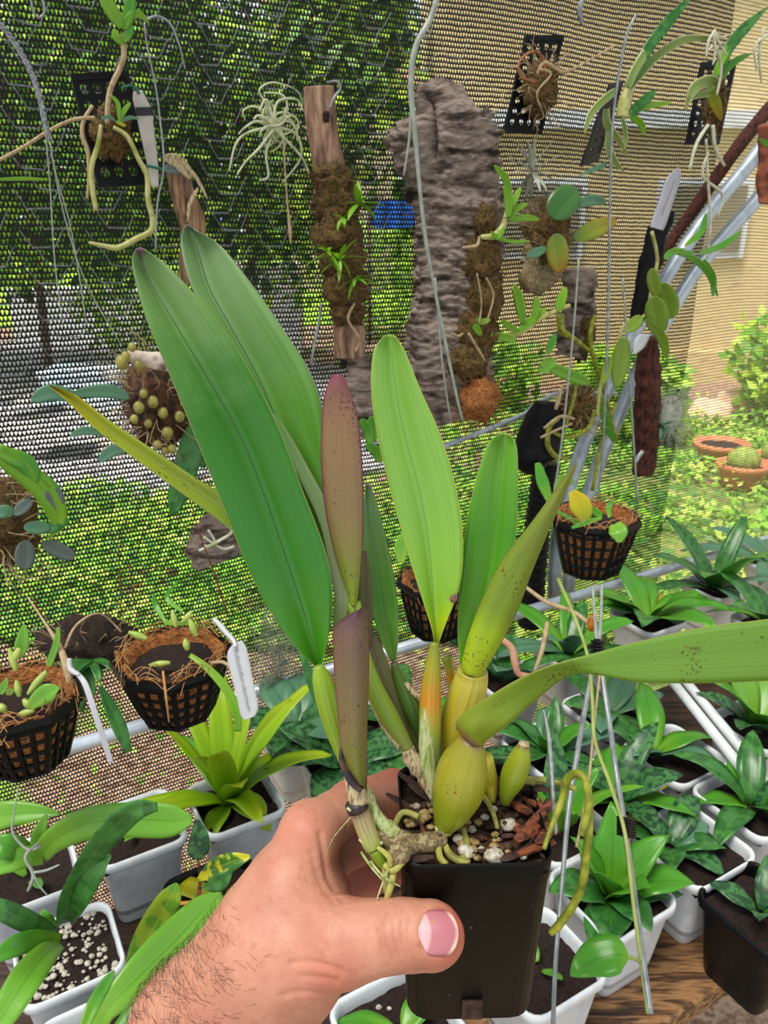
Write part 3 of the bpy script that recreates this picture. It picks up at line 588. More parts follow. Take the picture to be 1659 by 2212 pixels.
# shade net: knitted cloth, opening shapes cut in the material, on one hanging sheet along the bench
t = NT('shade_net'); uv = t.n('ShaderNodeTexCoord').outputs['UV']
wob = t.n('ShaderNodeTexNoise'); wob.inputs['Scale'].default_value = 90; wob.inputs['Detail'].default_value = 2; t.l(uv, wob.inputs['Vector'])
ofs = t.n('ShaderNodeVectorMath', operation='MULTIPLY_ADD'); t.l(wob.outputs[1], ofs.inputs[0]); ofs.inputs[1].default_value = (.0022, .0026, 0); t.l(uv, ofs.inputs[2])
sp = t.n('ShaderNodeSeparateXYZ'); t.l(ofs.outputs[0], sp.inputs[0])
CW, CH = .0042, .0060
rowf = t.math('DIVIDE', sp.outputs[1], CH); row = t.math('FLOOR', rowf); fv_ = t.math('SUBTRACT', rowf, row)
uu = t.math('ADD', t.math('DIVIDE', sp.outputs[0], CW), t.math('MULTIPLY', row, .5)); fu = t.math('ABSOLUTE', t.math('SUBTRACT', t.math('FRACT', uu), .5))
# drop-shaped hole: wide above, pointed below
wdt = t.math('MULTIPLY', t.math('POWER', t.math('MAXIMUM', t.math('SUBTRACT', fv_, .10), 0), .8), .50)
wdt = t.math('MINIMUM', wdt, t.math('MULTIPLY', t.math('SUBTRACT', .97, fv_), 1.6))
hz = t.n('ShaderNodeMapRange'); t.l(sp.outputs[1], hz.inputs[0]); hz.inputs[1].default_value = 1.62; hz.inputs[2].default_value = 1.25; hz.inputs[3].default_value = 1.14; hz.inputs[4].default_value = 1.34   # holes cut wider low down, narrower above
wdt = t.math('MULTIPLY', wdt, hz.outputs[0])
hole = t.math('MULTIPLY', t.math('SUBTRACT', wdt, fu), 14, clamp=True)
t.b.inputs['Base Color'].default_value = lin('#161614'); t.b.inputs['Roughness'].default_value = .7; t.b.inputs['Specular IOR Level'].default_value = .3
trn = t.n('ShaderNodeBsdfTransparent'); mx = t.n('ShaderNodeMixShader'); t.l(hole, mx.inputs[0]); t.l(t.b.outputs[0], mx.inputs[1]); t.l(trn.outputs[0], mx.inputs[2]); t.l(mx.outputs[0], t.out.inputs[0])
m_net = t.m
mb = MB(); NU, NV = 160, 60; s0 = AX.dot(hn(-250, 1500, 0)); s1 = AX.dot(hn(1760, 400, 0))+.9
vs_, fs, uvs = [], [], []
for j in range(NV+1):
    for i in range(NU+1):
        a = s0+(s1-s0)*i/NU; z = .12+(2.75-.12)*j/NV
        q = AX*a+NN*(NET+.012*noise.noise(V((a*3, z*3, 0)))+.006*noise.noise(V((a*9, z*9, 4)))+.01); q.z = z
        vs_.append(q); uvs.append((a+.004*noise.noise(V((a*4, z*4, 8))), z+.006*noise.noise(V((a*5, z*2, 2)))))
for j in range(NV):
    for i in range(NU):
        k = j*(NU+1)+i; fs.append((k, k+1, k+NU+2, k+NU+1))
SPLIT = AX.dot(hn(1500, 690, 0))
fa = [q for q in fs if uvs[q[0]][0] < SPLIT]; fb = [q for q in fs if uvs[q[0]][0] >= SPLIT]
t2 = NT('pale_shade_net'); uv = t2.n('ShaderNodeTexCoord').outputs['UV']; sp = t2.n('ShaderNodeSeparateXYZ'); t2.l(uv, sp.inputs[0])
ry = t2.math('DIVIDE', sp.outputs[1], .0056); rw = t2.math('FLOOR', ry); rf = t2.math('ABSOLUTE', t2.math('SUBTRACT', t2.math('FRACT', ry), .5))
ru = t2.math('ABSOLUTE', t2.math('SUBTRACT', t2.math('FRACT', t2.math('ADD', t2.math('DIVIDE', sp.outputs[0], .0048), t2.math('MULTIPLY', rw, .5))), .5))
ho = t2.math('MULTIPLY', t2.math('LESS_THAN', rf, .36), t2.math('LESS_THAN', ru, .42))
t2.b.inputs['Base Color'].default_value = lin('#8a7c62'); t2.b.inputs['Roughness'].default_value = .7
trn = t2.n('ShaderNodeBsdfTransparent'); mx = t2.n('ShaderNodeMixShader'); t2.l(ho, mx.inputs[0]); t2.l(t2.b.outputs[0], mx.inputs[1]); t2.l(trn.outputs[0], mx.inputs[2]); t2.l(mx.outputs[0], t2.out.inputs[0])
nb_ = MB(); nb_.add(vs_, fb, uvs); tag(nb_.build('shade_net', t2.m), 'pale thin net panel right of the grey pipes, sunny garden clear behind it', 'netting')
mb.add(vs_, fa, uvs)
tag(mb.build('shade_net', m_net), 'dark knitted shade net hanging behind the bench, garden showing through its holes', 'netting')

# chicken wire in front of the net on the upper left
mb = MB(); HS = .0215; m_cw = pm('chicken_wire', ['#4a4c52', '#85888f', '#5f6168'], 200, .4, .1, metal=.4)
def cwp(a, z):
    q = AX*a+NN*(NET-.012+.006*noise.noise(V((a*5, z*5, 1)))+.004*noise.noise(V((a*30, z*30, 5)))); q.z = z+.003*noise.noise(V((a*22, z*22, 9))); return q
a0 = AX.dot(hn(-60, 300, .01)); a1 = AX.dot(hn(990, 200, .01)); z1 = hn(0, -80, .01).z; z0w = hn(400, 980, .01).z
w3 = HS*math.sqrt(3); r_ = 0; z = z0w
while z < z1:
    a = a0+(w3/2 if r_ % 2 else 0)
    while a < a1:
        # hexagons with a twisted horizontal top: two slanted wires and one doubled level wire
        c_ = (a, z)
        p1, p2, p3, p4 = (a-HS*.5, z), (a+HS*.5, z), (a+HS, z+HS*.87), (a-HS, z+HS*.87)
        for s_ in (0, 1):
            pts = [cwp(p1[0]+(p2[0]-p1[0])*k/6, z+.0009*math.sin(k*2.2+s_*PI)) for k in range(7)]
            mb.tube(pts, .0005, 4, cap=False, n=7)
        mb.tube([cwp(*p2), cwp(*p3)], .0005, 4, cap=False); mb.tube([cwp(*p1), cwp(*p4)], .0005, 4, cap=False)
        a += HS*3
    z += HS*.87; r_ += 1
    a0 += HS*1.5 if r_ % 2 else -HS*1.5
tag(mb.build('chicken_wire', m_cw), 'grey hexagonal chicken wire stretched over the upper left of the shade net', 'wire mesh')

# the shade cloth roof over the bench
rf_ = MB(); q0 = [AX*a+NN*b for a, b in ((-3.2, NET), (3.2, NET), (3.2, NET-3.2), (-3.2, NET-3.2))]
rf_.add([(q.x, q.y, 2.74) for q in q0]+[(q.x, q.y, 2.745) for q in q0], [(0, 1, 2, 3), (7, 6, 5, 4), (0, 4, 5, 1), (1, 5, 6, 2), (2, 6, 7, 3), (3, 7, 4, 0)])
t3 = NT('roof_shade_cloth'); t3.b.inputs['Base Color'].default_value = lin('#2a2c2a'); t3.b.inputs['Roughness'].default_value = .8
trn = t3.n('ShaderNodeBsdfTransparent'); mx = t3.n('ShaderNodeMixShader'); mx.inputs[0].default_value = .66; t3.l(t3.b.outputs[0], mx.inputs[1]); t3.l(trn.outputs[0], mx.inputs[2]); t3.l(mx.outputs[0], t3.out.inputs[0])
tag(rf_.build('ceiling', t3.m, smooth=False), kind='structure')
# bench
def plank(name, c, L, W, H, mat, label, cat, group=None, nz=0, top=0):
    mb = MB(); n = 24
    rings = []
    for i in range(n+1):
        s_ = (i/n-.5)*L; w1 = W/2*(1+.02*noise.noise(V((s_*8, c.y, 1)))); b = .003
        pr = [(-w1, -H), (w1, -H), (w1, -b), (w1-b, 0), (-w1+b, 0), (-w1, -b)]
        rings.append([c+AX*s_+NN*y+V((0, 0, z+.0015*noise.noise(V((s_*6, y*30, c.x)))*0)) for y, z in pr])
    return tag(mb.loft(rings).build(name, mat, smooth=False), label, cat, group)
E0 = onz(1530, 2150, BENCH); f0 = NN.dot(E0); along = AX.dot(E0)-.35
def bc(off): q = AX*along+NN*(f0+off); q.z = BENCH; return q
plank('bench_board', bc(.06), 1.9, .118, .022, m_wood, 'weathered brown wooden board along the front edge of the bench, lower right', 'bench board')
m_woodd = pm('dark_bench_wood', ['#120c09', '#2c1d15', '#4a3222', '#1c120d'], 14, .5, .6, .002, stretch=(1, 8, 8), detail=8)  # darker browns than the front board
plank('bench_board', bc(.19), 1.9, .118, .022, m_woodd, 'dark board of the bench under the middle row of white pots', 'bench board')
plank('bench_board', bc(.32), 1.7, .118, .022, m_woodd, 'dark board of the bench under the row of pots nearest the rail', 'bench board')
# rail along the back of the bench, and twin rail across
ra = RAIL0-AX*.75; rb = RAIL0+AX*1.5
for q in (ra, rb): q.z = RIM
tag(MB().tube([ra, rb], .0088, 16).build('bench_rail', m_steel), 'long pale blue-grey steel rail running behind the potted plants in front of the net', 'rail')
ra2 = RAIL0-AX*.75-V((0, 0, .05))+NN*.03; rb2 = RAIL0+AX*1.5-V((0, 0, .05))+NN*.03; 
for nm, dd, (x0, y0, x1, y1) in (('n', 0, (1395, 1400, 1606, 1665)),):
    for k, off in enumerate((0, .0195)):
        A = onz(x0, y0, RIM+.012)+AX*off; B = onz(x1, y1, RIM+.012)+AX*off
        mb = MB(); dv = (B-A).normalized(); sd = V((-dv.y, dv.x, 0))
        mb.tube([A, B], .0062, 14)
        tag(mb.build('cross_rail', m_white), ('left' if k == 0 else 'right')+' one of the twin white rails crossing the bench between the right-hand pots', 'rail')

# ================================================================ POTTED PLANTS ON THE BENCH
m_pg = [lm('strap_dark', [(0, '#4f9040'), (.5, '#3f8038'), (1, '#458034')], rib='#6a9a4a', rough=.3, mottle='#30682c', mscale=90),
        lm('strap_mottled', [(0, '#4f8a4a'), (.5, '#4a8248'), (1, '#3f7a3a')], rib='#2c5a2c', rough=.35, mottle='#24502f', mscale=160),
        lm('strap_fresh', [(0, '#57a02c'), (.5, '#4f9a28'), (1, '#79b02c')], rib='#3c7a1c', rough=.3),
        lm('strap_grey', [(0, '#5f8f70'), (.5, '#5a8a6a'), (1, '#4f7f52')], rib='#3f6f4f', rough=.4),
        lm('strap_lime', [(0, '#b4c81e'), (.5, '#9cc81a'), (1, '#86b41a')], rib='#7aa414', rough=.35, transl=.3),
        lm('strap_yellow', [(0, '#dcc81e'), (.5, '#c8c422'), (1, '#8fb030')], rib='#a8b020', rough=.35, transl=.3),
        lm('strap_light', [(0, '#7ab83a'), (.5, '#6fae34'), (1, '#8fc040')], rib='#4f8f24', rough=.32)]
DK, MO, FR, GR, LI, YE, LT = m_pg
def rsqw(c, hw, r, z, yaw, seg=4): return rsq((c[0], c[1]), hw, r, z, yaw, seg)
BIG = 1.0
def white_pot(px, py, label, leaves, wd=.085, yaw=30, soil=True, perl=0, mat=None, h=.092, z=RIM, name='potted_orchid', cat='potted plant', grp=None, root_off=(0, 0), soilz=-.014, seed=None):
    c = onz(px, py, z); e = thing(name, (c.x, c.y, z-h), label, cat, grp); y = math.radians(yaw); hw = wd/2; mat = mat or m_white
    mb = MB(); R = lambda k, dz, r=.014: rsqw(c, hw*k, r*k, z+dz, y)
    mb.loft([R(.66, -h, .012), R(.70, -h+.003), R(.76, -h+.022), R(.90, -.016), R(.93, -.013), R(.955, -.012), R(1.0, -.0095), R(1.01, -.004), R(.995, -.0005), R(.97, 0), R(.935, -.001), R(.915, -.004), R(.89, -.014), R(.74, -h+.014)])
    mb.build('pot', mat, e)
    r = random.Random(seed if seed is not None else int(px*3+py))
    sz = z+soilz
    G = 16; vs_, fs = [], []
    for i in range(G):
        for j in range(G):
            a, b = (i/(G-1)-.5)*2*hw*.885, (j/(G-1)-.5)*2*hw*.885
            p = V((c.x+a*math.cos(y)-b*math.sin(y), c.y+a*math.sin(y)+b*math.cos(y), sz)); p.z += noise.noise(p*120)*.004+noise.noise(p*500)*.0015; vs_.append(p)
    for i in range(G-1):
        for j in range(G-1): fs.append((i*G+j, (i+1)*G+j, (i+1)*G+j+1, i*G+j+1))
    MB().add(vs_, fs).build('soil', m_soil, e)
    if perl:
        mb = MB()
        for k in range(perl):
            a, b = r.uniform(-.82, .82)*hw, r.uniform(-.82, .82)*hw; s = r.choice([.0011, .0016, .0022, .003])*r.uniform(.7, 1.1)
            mb.ell((c.x+a*math.cos(y)-b*math.sin(y), c.y+a*math.sin(y)+b*math.cos(y), sz+.002), (s*1.1, s, s*.8), .3, 500, 8, 6)
        tag(mb.build('perlite', m_perl, e), 'white perlite grains', kind='stuff')
    bx, by = c.x+root_off[0], c.y+root_off[1]
    for L in leaves:
        # (n, length, width, elevation range, droop, material, shape)
        n, ln, wd_, (e0, e1), dr, mt, shp = L; ph = r.random()*6
        for k in range(n):
            az = ph+k*2*PI/n+r.uniform(-.3, .3); f = r.uniform(.75, 1.12)
            b = V((bx+.004*math.cos(az), by+.004*math.sin(az), sz+.003+.002*k/n))
            m = mt if not isinstance(mt, list) else r.choice(mt)
            MB().leaf(b, az, r.uniform(e0, e1), ln*f*BIG, wd_*BIG*r.uniform(.85, 1.1), dr*r.uniform(.7, 1.3), .22, 13, shp, twist=r.uniform(-.4, .4), wav=.03, th=.0008, curl=r.uniform(-.25, .25)).build('leaf', m, e)
    return e, V((bx, by, sz))
S = 'strap'; O = 'oval'; N_ = 'lance'
white_pot(58, 1878, 'white pot at the left edge holding broad light green leaves and a curly white root', [(2, .04, .012, (.3, .8), .4, FR, S)], .088)
white_pot(292, 1782, 'white pot with an almost bare dark top, directly below the left hanging basket', [(3, .022, .010, (.3, .8), .5, LT, N_)], .088)
white_pot(508, 1722, 'white pot of bright yellow-green upright strap leaves below the tagged basket', [(9, .145, .026, (.95, 1.4), .55, LI, S), (8, .115, .024, (.5, .95), .9, [LI, LI, LI, LT], S), (4, .07, .022, (.1, .5), .9, LI, S)], .088, root_off=(-.008, .004))
white_pot(146, 2052, 'white pot of black soil speckled with white perlite, lower left', [], .082, perl=170, soilz=-.008)
white_pot(225, 2262, 'white pot at the bottom edge left of the forearm, below the perlite pot', [(2, .05, .016, (.4, .9), .6, FR, S)], .088)
white_pot(866, 2215, 'white pot at the bottom edge between the thumb and the held black pot', [(3, .05, .022, (.3, .7), .7, FR, O)], .088, perl=4)
white_pot(1165, 2068, 'white pot half hidden behind the lower right side of the held black pot', [(2, .02, .01, (.4, .9), .5, FR, S)], .085)
BIG = 1.22
white_pot(1322, 1918, 'white pot with a bushy rosette of glossy mid green leaves right of the held pot', [(5, .062, .030, (1.05, 1.35), .5, FR, N_), (6, .060, .030, (.45, .8), .8, [FR, DK], O), (3, .05, .026, (.1, .4), .8, DK, O)], .088)
white_pot(1492, 1818, 'white pot with spotted grey-green leaves edged yellow, second from the right in front', [(5, .056, .022, (.5, 1.0), .9, [MO, DK], O), (4, .045, .020, (.3, .7), .8, [MO, GR], O), (1, .05, .018, (.5, .6), .7, YE, N_)], .092, root_off=(-.018, .004))
white_pot(1625, 1725, 'white pot at the right edge with dark mottled leaves reaching left', [(5, .07, .026, (.5, 1.1), .9, [MO, DK], O), (3, .06, .022, (.3, .8), .8, [FR, MO], O)], .092)
white_pot(1335, 1712, 'white pot behind the glossy rosette, a yellow-tipped leaf hanging over its rim', [(5, .075, .026, (.5, 1.1), .9, [GR, MO], O), (3, .07, .024, (.3, .8), .9, [FR, GR], O), (1, .06, .024, (.3, .3), .9, YE, O)], .088)
white_pot(1460, 1625, 'white pot with bare dark soil and leaves leaning left, beside the twin rails', [(6, .078, .028, (.4, 1.0), .9, [GR, FR, DK], O)], .09, root_off=(-.022, .01))
white_pot(1205, 1780, 'white pot right behind the held pot, mostly hidden by leaves', [(6, .085, .024, (.8, 1.3), .6, [FR, MO, LT], N_)], .085)
white_pot(1190, 1610, 'white pot of purple-centred green leaves behind the bent wire', [(5, .062, .026, (.4, .9), .8, [DK, GR], O), (4, .055, .022, (.8, 1.2), .6, [FR, DK], N_)], .09)
white_pot(1315, 1530, 'white pot with spreading bluish leaves under the long arching leaf', [(6, .072, .026, (.3, .8), .7, [GR, DK, FR], O)], .09)
white_pot(1090, 1455, 'white pot close to the back rail, left of the wire knot', [(6, .08, .026, (.4, 1.0), .8, [GR, DK, MO], S)], .088)
BIG = 1.32
white_pot(1230, 1400, 'white pot against the rail holding narrow blue-green leaves', [(11, .09, .020, (.3, 1.2), .8, [GR, DK, FR], S)], .088)
white_pot(1400, 1330, 'white pot against the rail with broad leaves, one turning bright yellow', [(10, .095, .032, (.4, 1.2), .9, [FR, DK, FR], O), (1, .09, .03, (.5, .5), .9, YE, O)], .09)
white_pot(1545, 1262, 'white pot of long upright green leaves near the rail at far right', [(6, .12, .026, (.8, 1.3), .7, [DK, FR, GR], S), (5, .10, .024, (.3, .7), .7, [GR, DK], S)], .09)
white_pot(1680, 1215, 'white pot cut off by the right edge, large bluish arching leaves', [(8, .12, .032, (.4, 1.1), .8, [GR, DK], O)], .09)
white_pot(1665, 1340, 'white pot behind the tip of the long arching leaf at the right edge', [(8, .10, .028, (.3, 1.0), .8, [FR, DK], O)], .09)
white_pot(1640, 1560, 'white pot right of the twin rails with tall green leaves', [(5, .10, .030, (.8, 1.3), .6, [FR, LT], O), (4, .07, .026, (.3, .8), .7, [DK, MO], O)], .09)
white_pot(990, 1645, 'white pot seen between the stems of the held orchid', [(6, .07, .026, (.3, .9), .8, [MO, DK], O)], .088)
white_pot(852, 1545, 'white pot behind the stems left of the held orchid centre, green leaves', [(7, .075, .026, (.3, 1.0), .8, [FR, DK, MO], O)], .088)
white_pot(740, 1640, 'white pot behind the wrapped finger with dark snakeskin mottled leaves', [(6, .075, .036, (.3, .8), .8, MO, O)], .088)
white_pot(640, 1560, 'white pot behind the yellow-green plant with grey-green mottled leaves', [(6, .075, .034, (.5, 1.1), .8, [MO, GR], O)], .088)
BIG = 1.0
white_pot(1648, 1955, 'black square pot at the right edge with spotted leaves hanging over the board', [(1, .055, .026, (.5, .6), .9, MO, O), (4, .05, .02, (.5, 1.1), .7, MO, O)], .085, mat=m_dark)
white_pot(470, 1935, 'black pot sunk between the white pots left of the forearm', [(3, .06, .022, (.3, .9), .9, [MO, YE], O)], .085, mat=m_dark)

# large leaves that lean over the lower left, each on its own plant
def pxl(name, rows, mat, parent, tilt=0, fold=.15, n=22, half=3):
    """rows (x, y, depth, half width px) tip -> base"""
    return cleaf(name, [(at(a, b, d), h*d/F) for a, b, d, h in rows], mat, parent, tilt, n=n, th=.0009, half=half, fold=fold)
c0 = at(95, 1880, .64)
e = thing('arching_orchid', c0, 'orchid with broad light green leaves arching over the two left white pots', 'plant')
pxl('leaf', [(415, 1770, .60, 8), (370, 1772, .60, 34), (280, 1770, .60, 36), (190, 1778, .61, 34), (120, 1812, .62, 28), (85, 1850, .635, 20)], LT, e, .2)
pxl('leaf', [(130, 1758, .63, 3), (70, 1755, .63, 20), (0, 1762, .63, 30), (-80, 1790, .64, 36)], LT, e)
pxl('leaf', [(-20, 1885, .61, 10), (20, 1862, .61, 22), (60, 1850, .62, 22), (95, 1852, .635, 14)], LT, e)
pxl('leaf', [(100, 1760, .62, 3), (86, 1800, .62, 16), (80, 1850, .635, 14)], LT, e)
pxl('leaf', [(-30, 1820, .61, 10), (20, 1828, .61, 26), (70, 1846, .63, 14)], FR, e)
for rows in [[(40, 1700, .6, 2), (30, 1760, .6, 2), (28, 1800, .6, 3), (60, 1835, .6, 3), (88, 1828, .6, 3)], [(85, 1820, .6, 3), (55, 1850, .59, 4), (72, 1890, .59, 4), (60, 1925, .59, 3)], [(70, 1885, .59, 3), (100, 1880, .59, 3), (128, 1868, .59, 2)], [(72, 1890, .59, 3), (90, 1920, .59, 2), (104, 1935, .59, 1)]]:
    ptube('aerial_root', rows, m_thinn, e, 6)
c0 = at(130, 1995, .545)
e = thing('fan_orchid', c0, 'orchid fan of long dark green arching leaves standing in the perlite pot', 'plant')
pxl('leaf', [(340, 1742, .48, 10), (290, 1750, .48, 26), (235, 1800, .485, 30), (185, 1870, .50, 26), (150, 1940, .52, 24), (135, 1995, .54, 14)], DK, e, .5)
pxl('leaf', [(240, 1848, .50, 4), (215, 1870, .50, 22), (180, 1930, .51, 24), (150, 1990, .54, 12)], DK, e, -.4)
pxl('leaf', [(-30, 1950, .50, 14), (20, 1972, .505, 22), (75, 1998, .52, 20), (120, 2015, .545, 10)], DK, e)
pxl('leaf', [(-20, 2075, .48, 10), (30, 2045, .49, 22), (80, 2030, .51, 20), (130, 2030, .54, 12)], FR, e)
pxl('leaf', [(-25, 2240, .43, 20), (10, 2190, .44, 32), (60, 2110, .46, 36), (100, 2060, .50, 26), (130, 2040, .54, 12)], LT, e, .3)
pxl('leaf', [(92, 1965, .53, 3), (100, 1985, .53, 13), (118, 2010, .545, 10)], FR, e)
pxl('leaf', [(30, 2110, .53, 4), (60, 2090, .53, 16), (110, 2050, .54, 10)], DK, e)
e = thing('yellowing_leaf_plant', at(270, 2100, .58), 'upright yellow-green blotched leaf between the perlite pot and the forearm', 'plant')
m_yb = lm('blotched_yellow_leaf', [(0, '#5f9a2c'), (.3, '#9cb82a'), (.7, '#8fae2c'), (1, '#4f8a24')], rib='#c0cc4a', rough=.35, mottle='#5f9a20', mscale=70, transl=.25)
pxl('leaf', [(382, 1908, .54, 4), (370, 1935, .54, 24), (340, 1990, .55, 32), (305, 2050, .56, 26), (272, 2098, .58, 5)], m_yb, e)
e = thing('broad_leaf_plant', at(245, 2180, .50), 'large smooth green leaf lying along the hairy forearm', 'plant')
pxl('leaf', [(480, 1932, .56, 6), (440, 1965, .55, 32), (380, 2030, .53, 44), (320, 2090, .51, 44), (260, 2150, .495, 32), (225, 2190, .49, 22), (215, 2230, .48, 16)], LT, e, .2)
pxl('leaf', [(246, 2098, .47, 3), (232, 2120, .47, 12), (205, 2165, .47, 15), (180, 2225, .46, 12)], FR, e)
e = thing('snakeskin_plant', at(430, 1930, .64), 'small plant with yellow-speckled leaves on reddish stalks left of the wrist', 'plant')
pxl('leaf', [(540, 1850, .62, 4), (500, 1862, .62, 20), (460, 1880, .63, 20), (428, 1900, .63, 4)], lm('speckled_leaf', [(0, '#3f7a24'), (1, '#3f7a24')], rib='#cfc82a', mottle='#c8c422', mscale=120, rough=.3), e)
pxl('leaf', [(500, 1880, .61, 4), (475, 1905, .61, 18), (440, 1918, .62, 4)], DK, e)
pxl('leaf', [(425, 1770, .66, 4), (430, 1805, .66, 20), (428, 1840, .66, 22), (428, 1858, .66, 4)], MO, e)
ptube('stalk', [(428, 1855, .66, 3), (433, 1900, .65, 4), (428, 1945, .645, 6)], m_bark, e, 7)
ptube('stalk', [(385, 1952, .645, 4), (425, 1948, .645, 4)], pm('orange_stalk', ['#b5762c', '#c98a34'], 60), e, 7)
# heart leaf on the thin vine that hangs with the wires, lower right
e = thing('climbing_vine', at(1395, 2100, .45), 'thin green vine with one heart-shaped leaf hanging beside the right-hand wires', 'vine')
m_vine = pm('vine_stem', ['#7a8a3a', '#9aa65c'], 60, .5)
ptube('stem', [(1205, 1250, .62, 4), (1240, 1330, .60, 4), (1270, 1420, .58, 4), (1280, 1520, .565, 4), (1285, 1600, .55, 4), (1320, 1700, .53, 4.5), (1350, 1800, .51, 4.5), (1368, 1950, .48, 4.5), (1385, 2080, .46, 4.5), (1400, 2190, .44, 4.5)], m_vine, e, 8)
pxl('leaf', [(1232, 2108, .45, 2), (1252, 2092, .45, 22), (1290, 2072, .455, 40), (1330, 2062, .455, 38), (1352, 2066, .455, 14), (1358, 2068, .455, 2)], FR, e, .3)
ptube('leaf_stalk', [(1356, 2068, .455, 4), (1372, 2072, .457, 4), (1384, 2078, .46, 4)], m_vine, e, 7)

# ================================================================ THINGS HANGING IN FRONT OF THE NET
m_cork = pm('cork_bark', [(.34, '#17100c'), (.44, '#5c4d44'), (.54, '#96877c'), (.62, '#75665c'), (.8, '#b8aca0')], 30, .85, 1, .010, stretch=(1, 1, 2.6), detail=9)
m_drift = pm('driftwood', [(.3, '#3c2a20'), (.5, '#8a6a55'), (.65, '#b39379'), (.8, '#6b4f3e')], 40, .8, .8, .002, stretch=(3, 3, .6), detail=8)
m_drift2 = pm('split_wood', [(.3, '#2c1d14'), (.5, '#7d6046'), (.65, '#a88a66'), (.8, '#4b3626')], 60, .8, .8, .002, stretch=(4, 4, .4), detail=8)
m_moss = pm('dead_moss', ['#1c120a', '#4a341a', '#6e5426', '#2c2410', '#5a5a20'], 160, .95, 1, .004, detail=8)
m_coir = pm('coir_fibre', [(.3, '#3a1a0c'), (.46, '#8a5026'), (.6, '#c98440'), (.8, '#5c3018')], 240, .9, 1, .003, stretch=(1, 1, 5), detail=8)
m_fib = pm('fibre_strand', ['#a8703c', '#c99a60'], 60, .7, 0)
m_rtan = pm('tan_aerial_root', ['#7d6a4c', '#b39c78', '#96805c'], 90, .7, .5, .001)
m_rwhite = pm('silver_root', ['#a8ab92', '#cfd0b8', '#9aa06c'], 50, .6, .3, .0006)
m_rgy = pm('green_tip_root', ['#8f9044', '#b8b878', '#a3a35c', '#7d8a30'], 45, .5, .3, .0006)
m_till = pm('silvery_airplant', ['#8d9a72', '#c3c9a4', '#a8ad84'], 60, .7, .3, .0005)
m_tag = pm('white_tag_plastic', ['#b6b9be', '#c6c9cd'], 20, .4, 0)
m_tagg = pm('grey_tag_plastic', ['#a9a9b4', '#b9b9c4'], 20, .5, 0)
m_ink = pm('ink', ['#1c1c24', '#2a2a34'], 20, .6, 0)
m_pencil = pm('pencil_grey', ['#5c6068', '#6c7078'], 20, .6, 0)
m_tie = pm('green_plastic_tie', ['#0d4a3a', '#146a50'], 20, .5, 0)
m_graym = pm('grey_lichen_moss', ['#8f9384', '#b5b8a8'], 60, .9, 0)
m_tfern = pm('tree_fern_fibre', ['#100705', '#3a1a12', '#5a2c1e', '#1c0d09'], 200, .95, 1, .004, stretch=(1, 1, .3), detail=8)
m_red = pm('red_brown_bark', ['#4a1e14', '#8a4a34', '#a8644a'], 50, .8, .8, .002)
VB = lm('vine_green', [(0, '#8fc02a'), (1, '#6fae20')], rib='#5c9a1c', rough=.35, transl=.3)
VD = lm('broad_dark', [(0, '#4a7a3c'), (1, '#3a6a30')], rib='#2a5424', rough=.3, edge='#5f6a3c')
VY = lm('broad_turning', [(0, '#b5862c'), (.4, '#a3a832'), (1, '#6f9a3a')], rib='#6f8a2c', rough=.35, edge='#9a5a2c', transl=.3)
VO = lm('variegated', [(0, '#8a9a50'), (1, '#6f9040')], rib='#567a30', edge='#cfc99a', edgew=.14, rough=.4)
GB = lm('grey_broad', [(0, '#6f7a78'), (1, '#5a6a62')], rib='#4a5a54', rough=.45)

def ht(name, rows, mat, parent=None, off=.05, seg=7, **k):
    """tube near the net: rows (x, y, radius px [, extra offset])"""
    pts = [hn(r[0], r[1], off+(r[3] if len(r) > 3 else 0)) for r in rows]
    return T(name, pts, [pxr(r[2], p) for r, p in zip(rows, pts)], mat, parent, seg, **k)
def logm(name, rows, mat, parent, off=.05, seg=28, n=70, amp=.12, fl=.6, f1=26, stretch=2.2, cracks=0, split=None, ridge=0):
    """a rough piece of wood or bark: centre line in photo pixels with half widths"""
    A = cr([(*hn(x, y, off), pxr(r, hn(x, y, off))) for x, y, r in rows], n); rings = []
    for i in range(n):
        p = V(A[i][:3]); t = (V(A[min(i+1, n-1)][:3])-V(A[max(i-1, 0)][:3])).normalized(); vw = (CAM-p).normalized()
        sd = t.cross(vw).normalized(); nn = sd.cross(t).normalized(); 
        if nn.dot(vw) < 0: nn = -nn
        r = A[i][3]; ring = []
        for j in range(seg):
            a = 2*PI*j/seg; q = p+sd*math.cos(a)*r+nn*math.sin(a)*r*fl
            w_ = V((q.x*f1, q.y*f1, q.z*f1*stretch)); k = noise.noise(w_)*amp+abs(noise.noise(w_*2.3))*amp*.8+noise.noise(w_*5)*amp*.35
            if cracks: k -= cracks*max(0, .5-abs(noise.noise(V((q.x*12, q.y*12, q.z*30)))*6))
            if ridge:
                u_ = q.z*95+2.2*noise.noise(V((q.x*22, q.y*22, q.z*8))); k += ridge*(abs((u_ % 1)-.5)*2-.5)*(.4+.9*abs(noise.noise(V((q.x*18, q.y*18, q.z*25)))))
            if split:
                d_ = q-CAM; z_ = d_.dot(FW); X_ = 829.5+F*d_.dot(RT)/z_; Y_ = 1106-F*d_.dot(UP)/z_
                w_s = split[3]*max(0, 1-(Y_-split[1])/(split[2]-split[1]))**.6 if Y_ > split[1]-60 else split[3]
                if Y_ < split[2] and math.sin(a) > -.2: k -= .95*math.exp(-((X_-split[0])/max(w_s, 1))**2)
            ring.append(q+(q-p)*k)
        rings.append(ring)
    return MB().loft(rings).build(name, mat, parent)
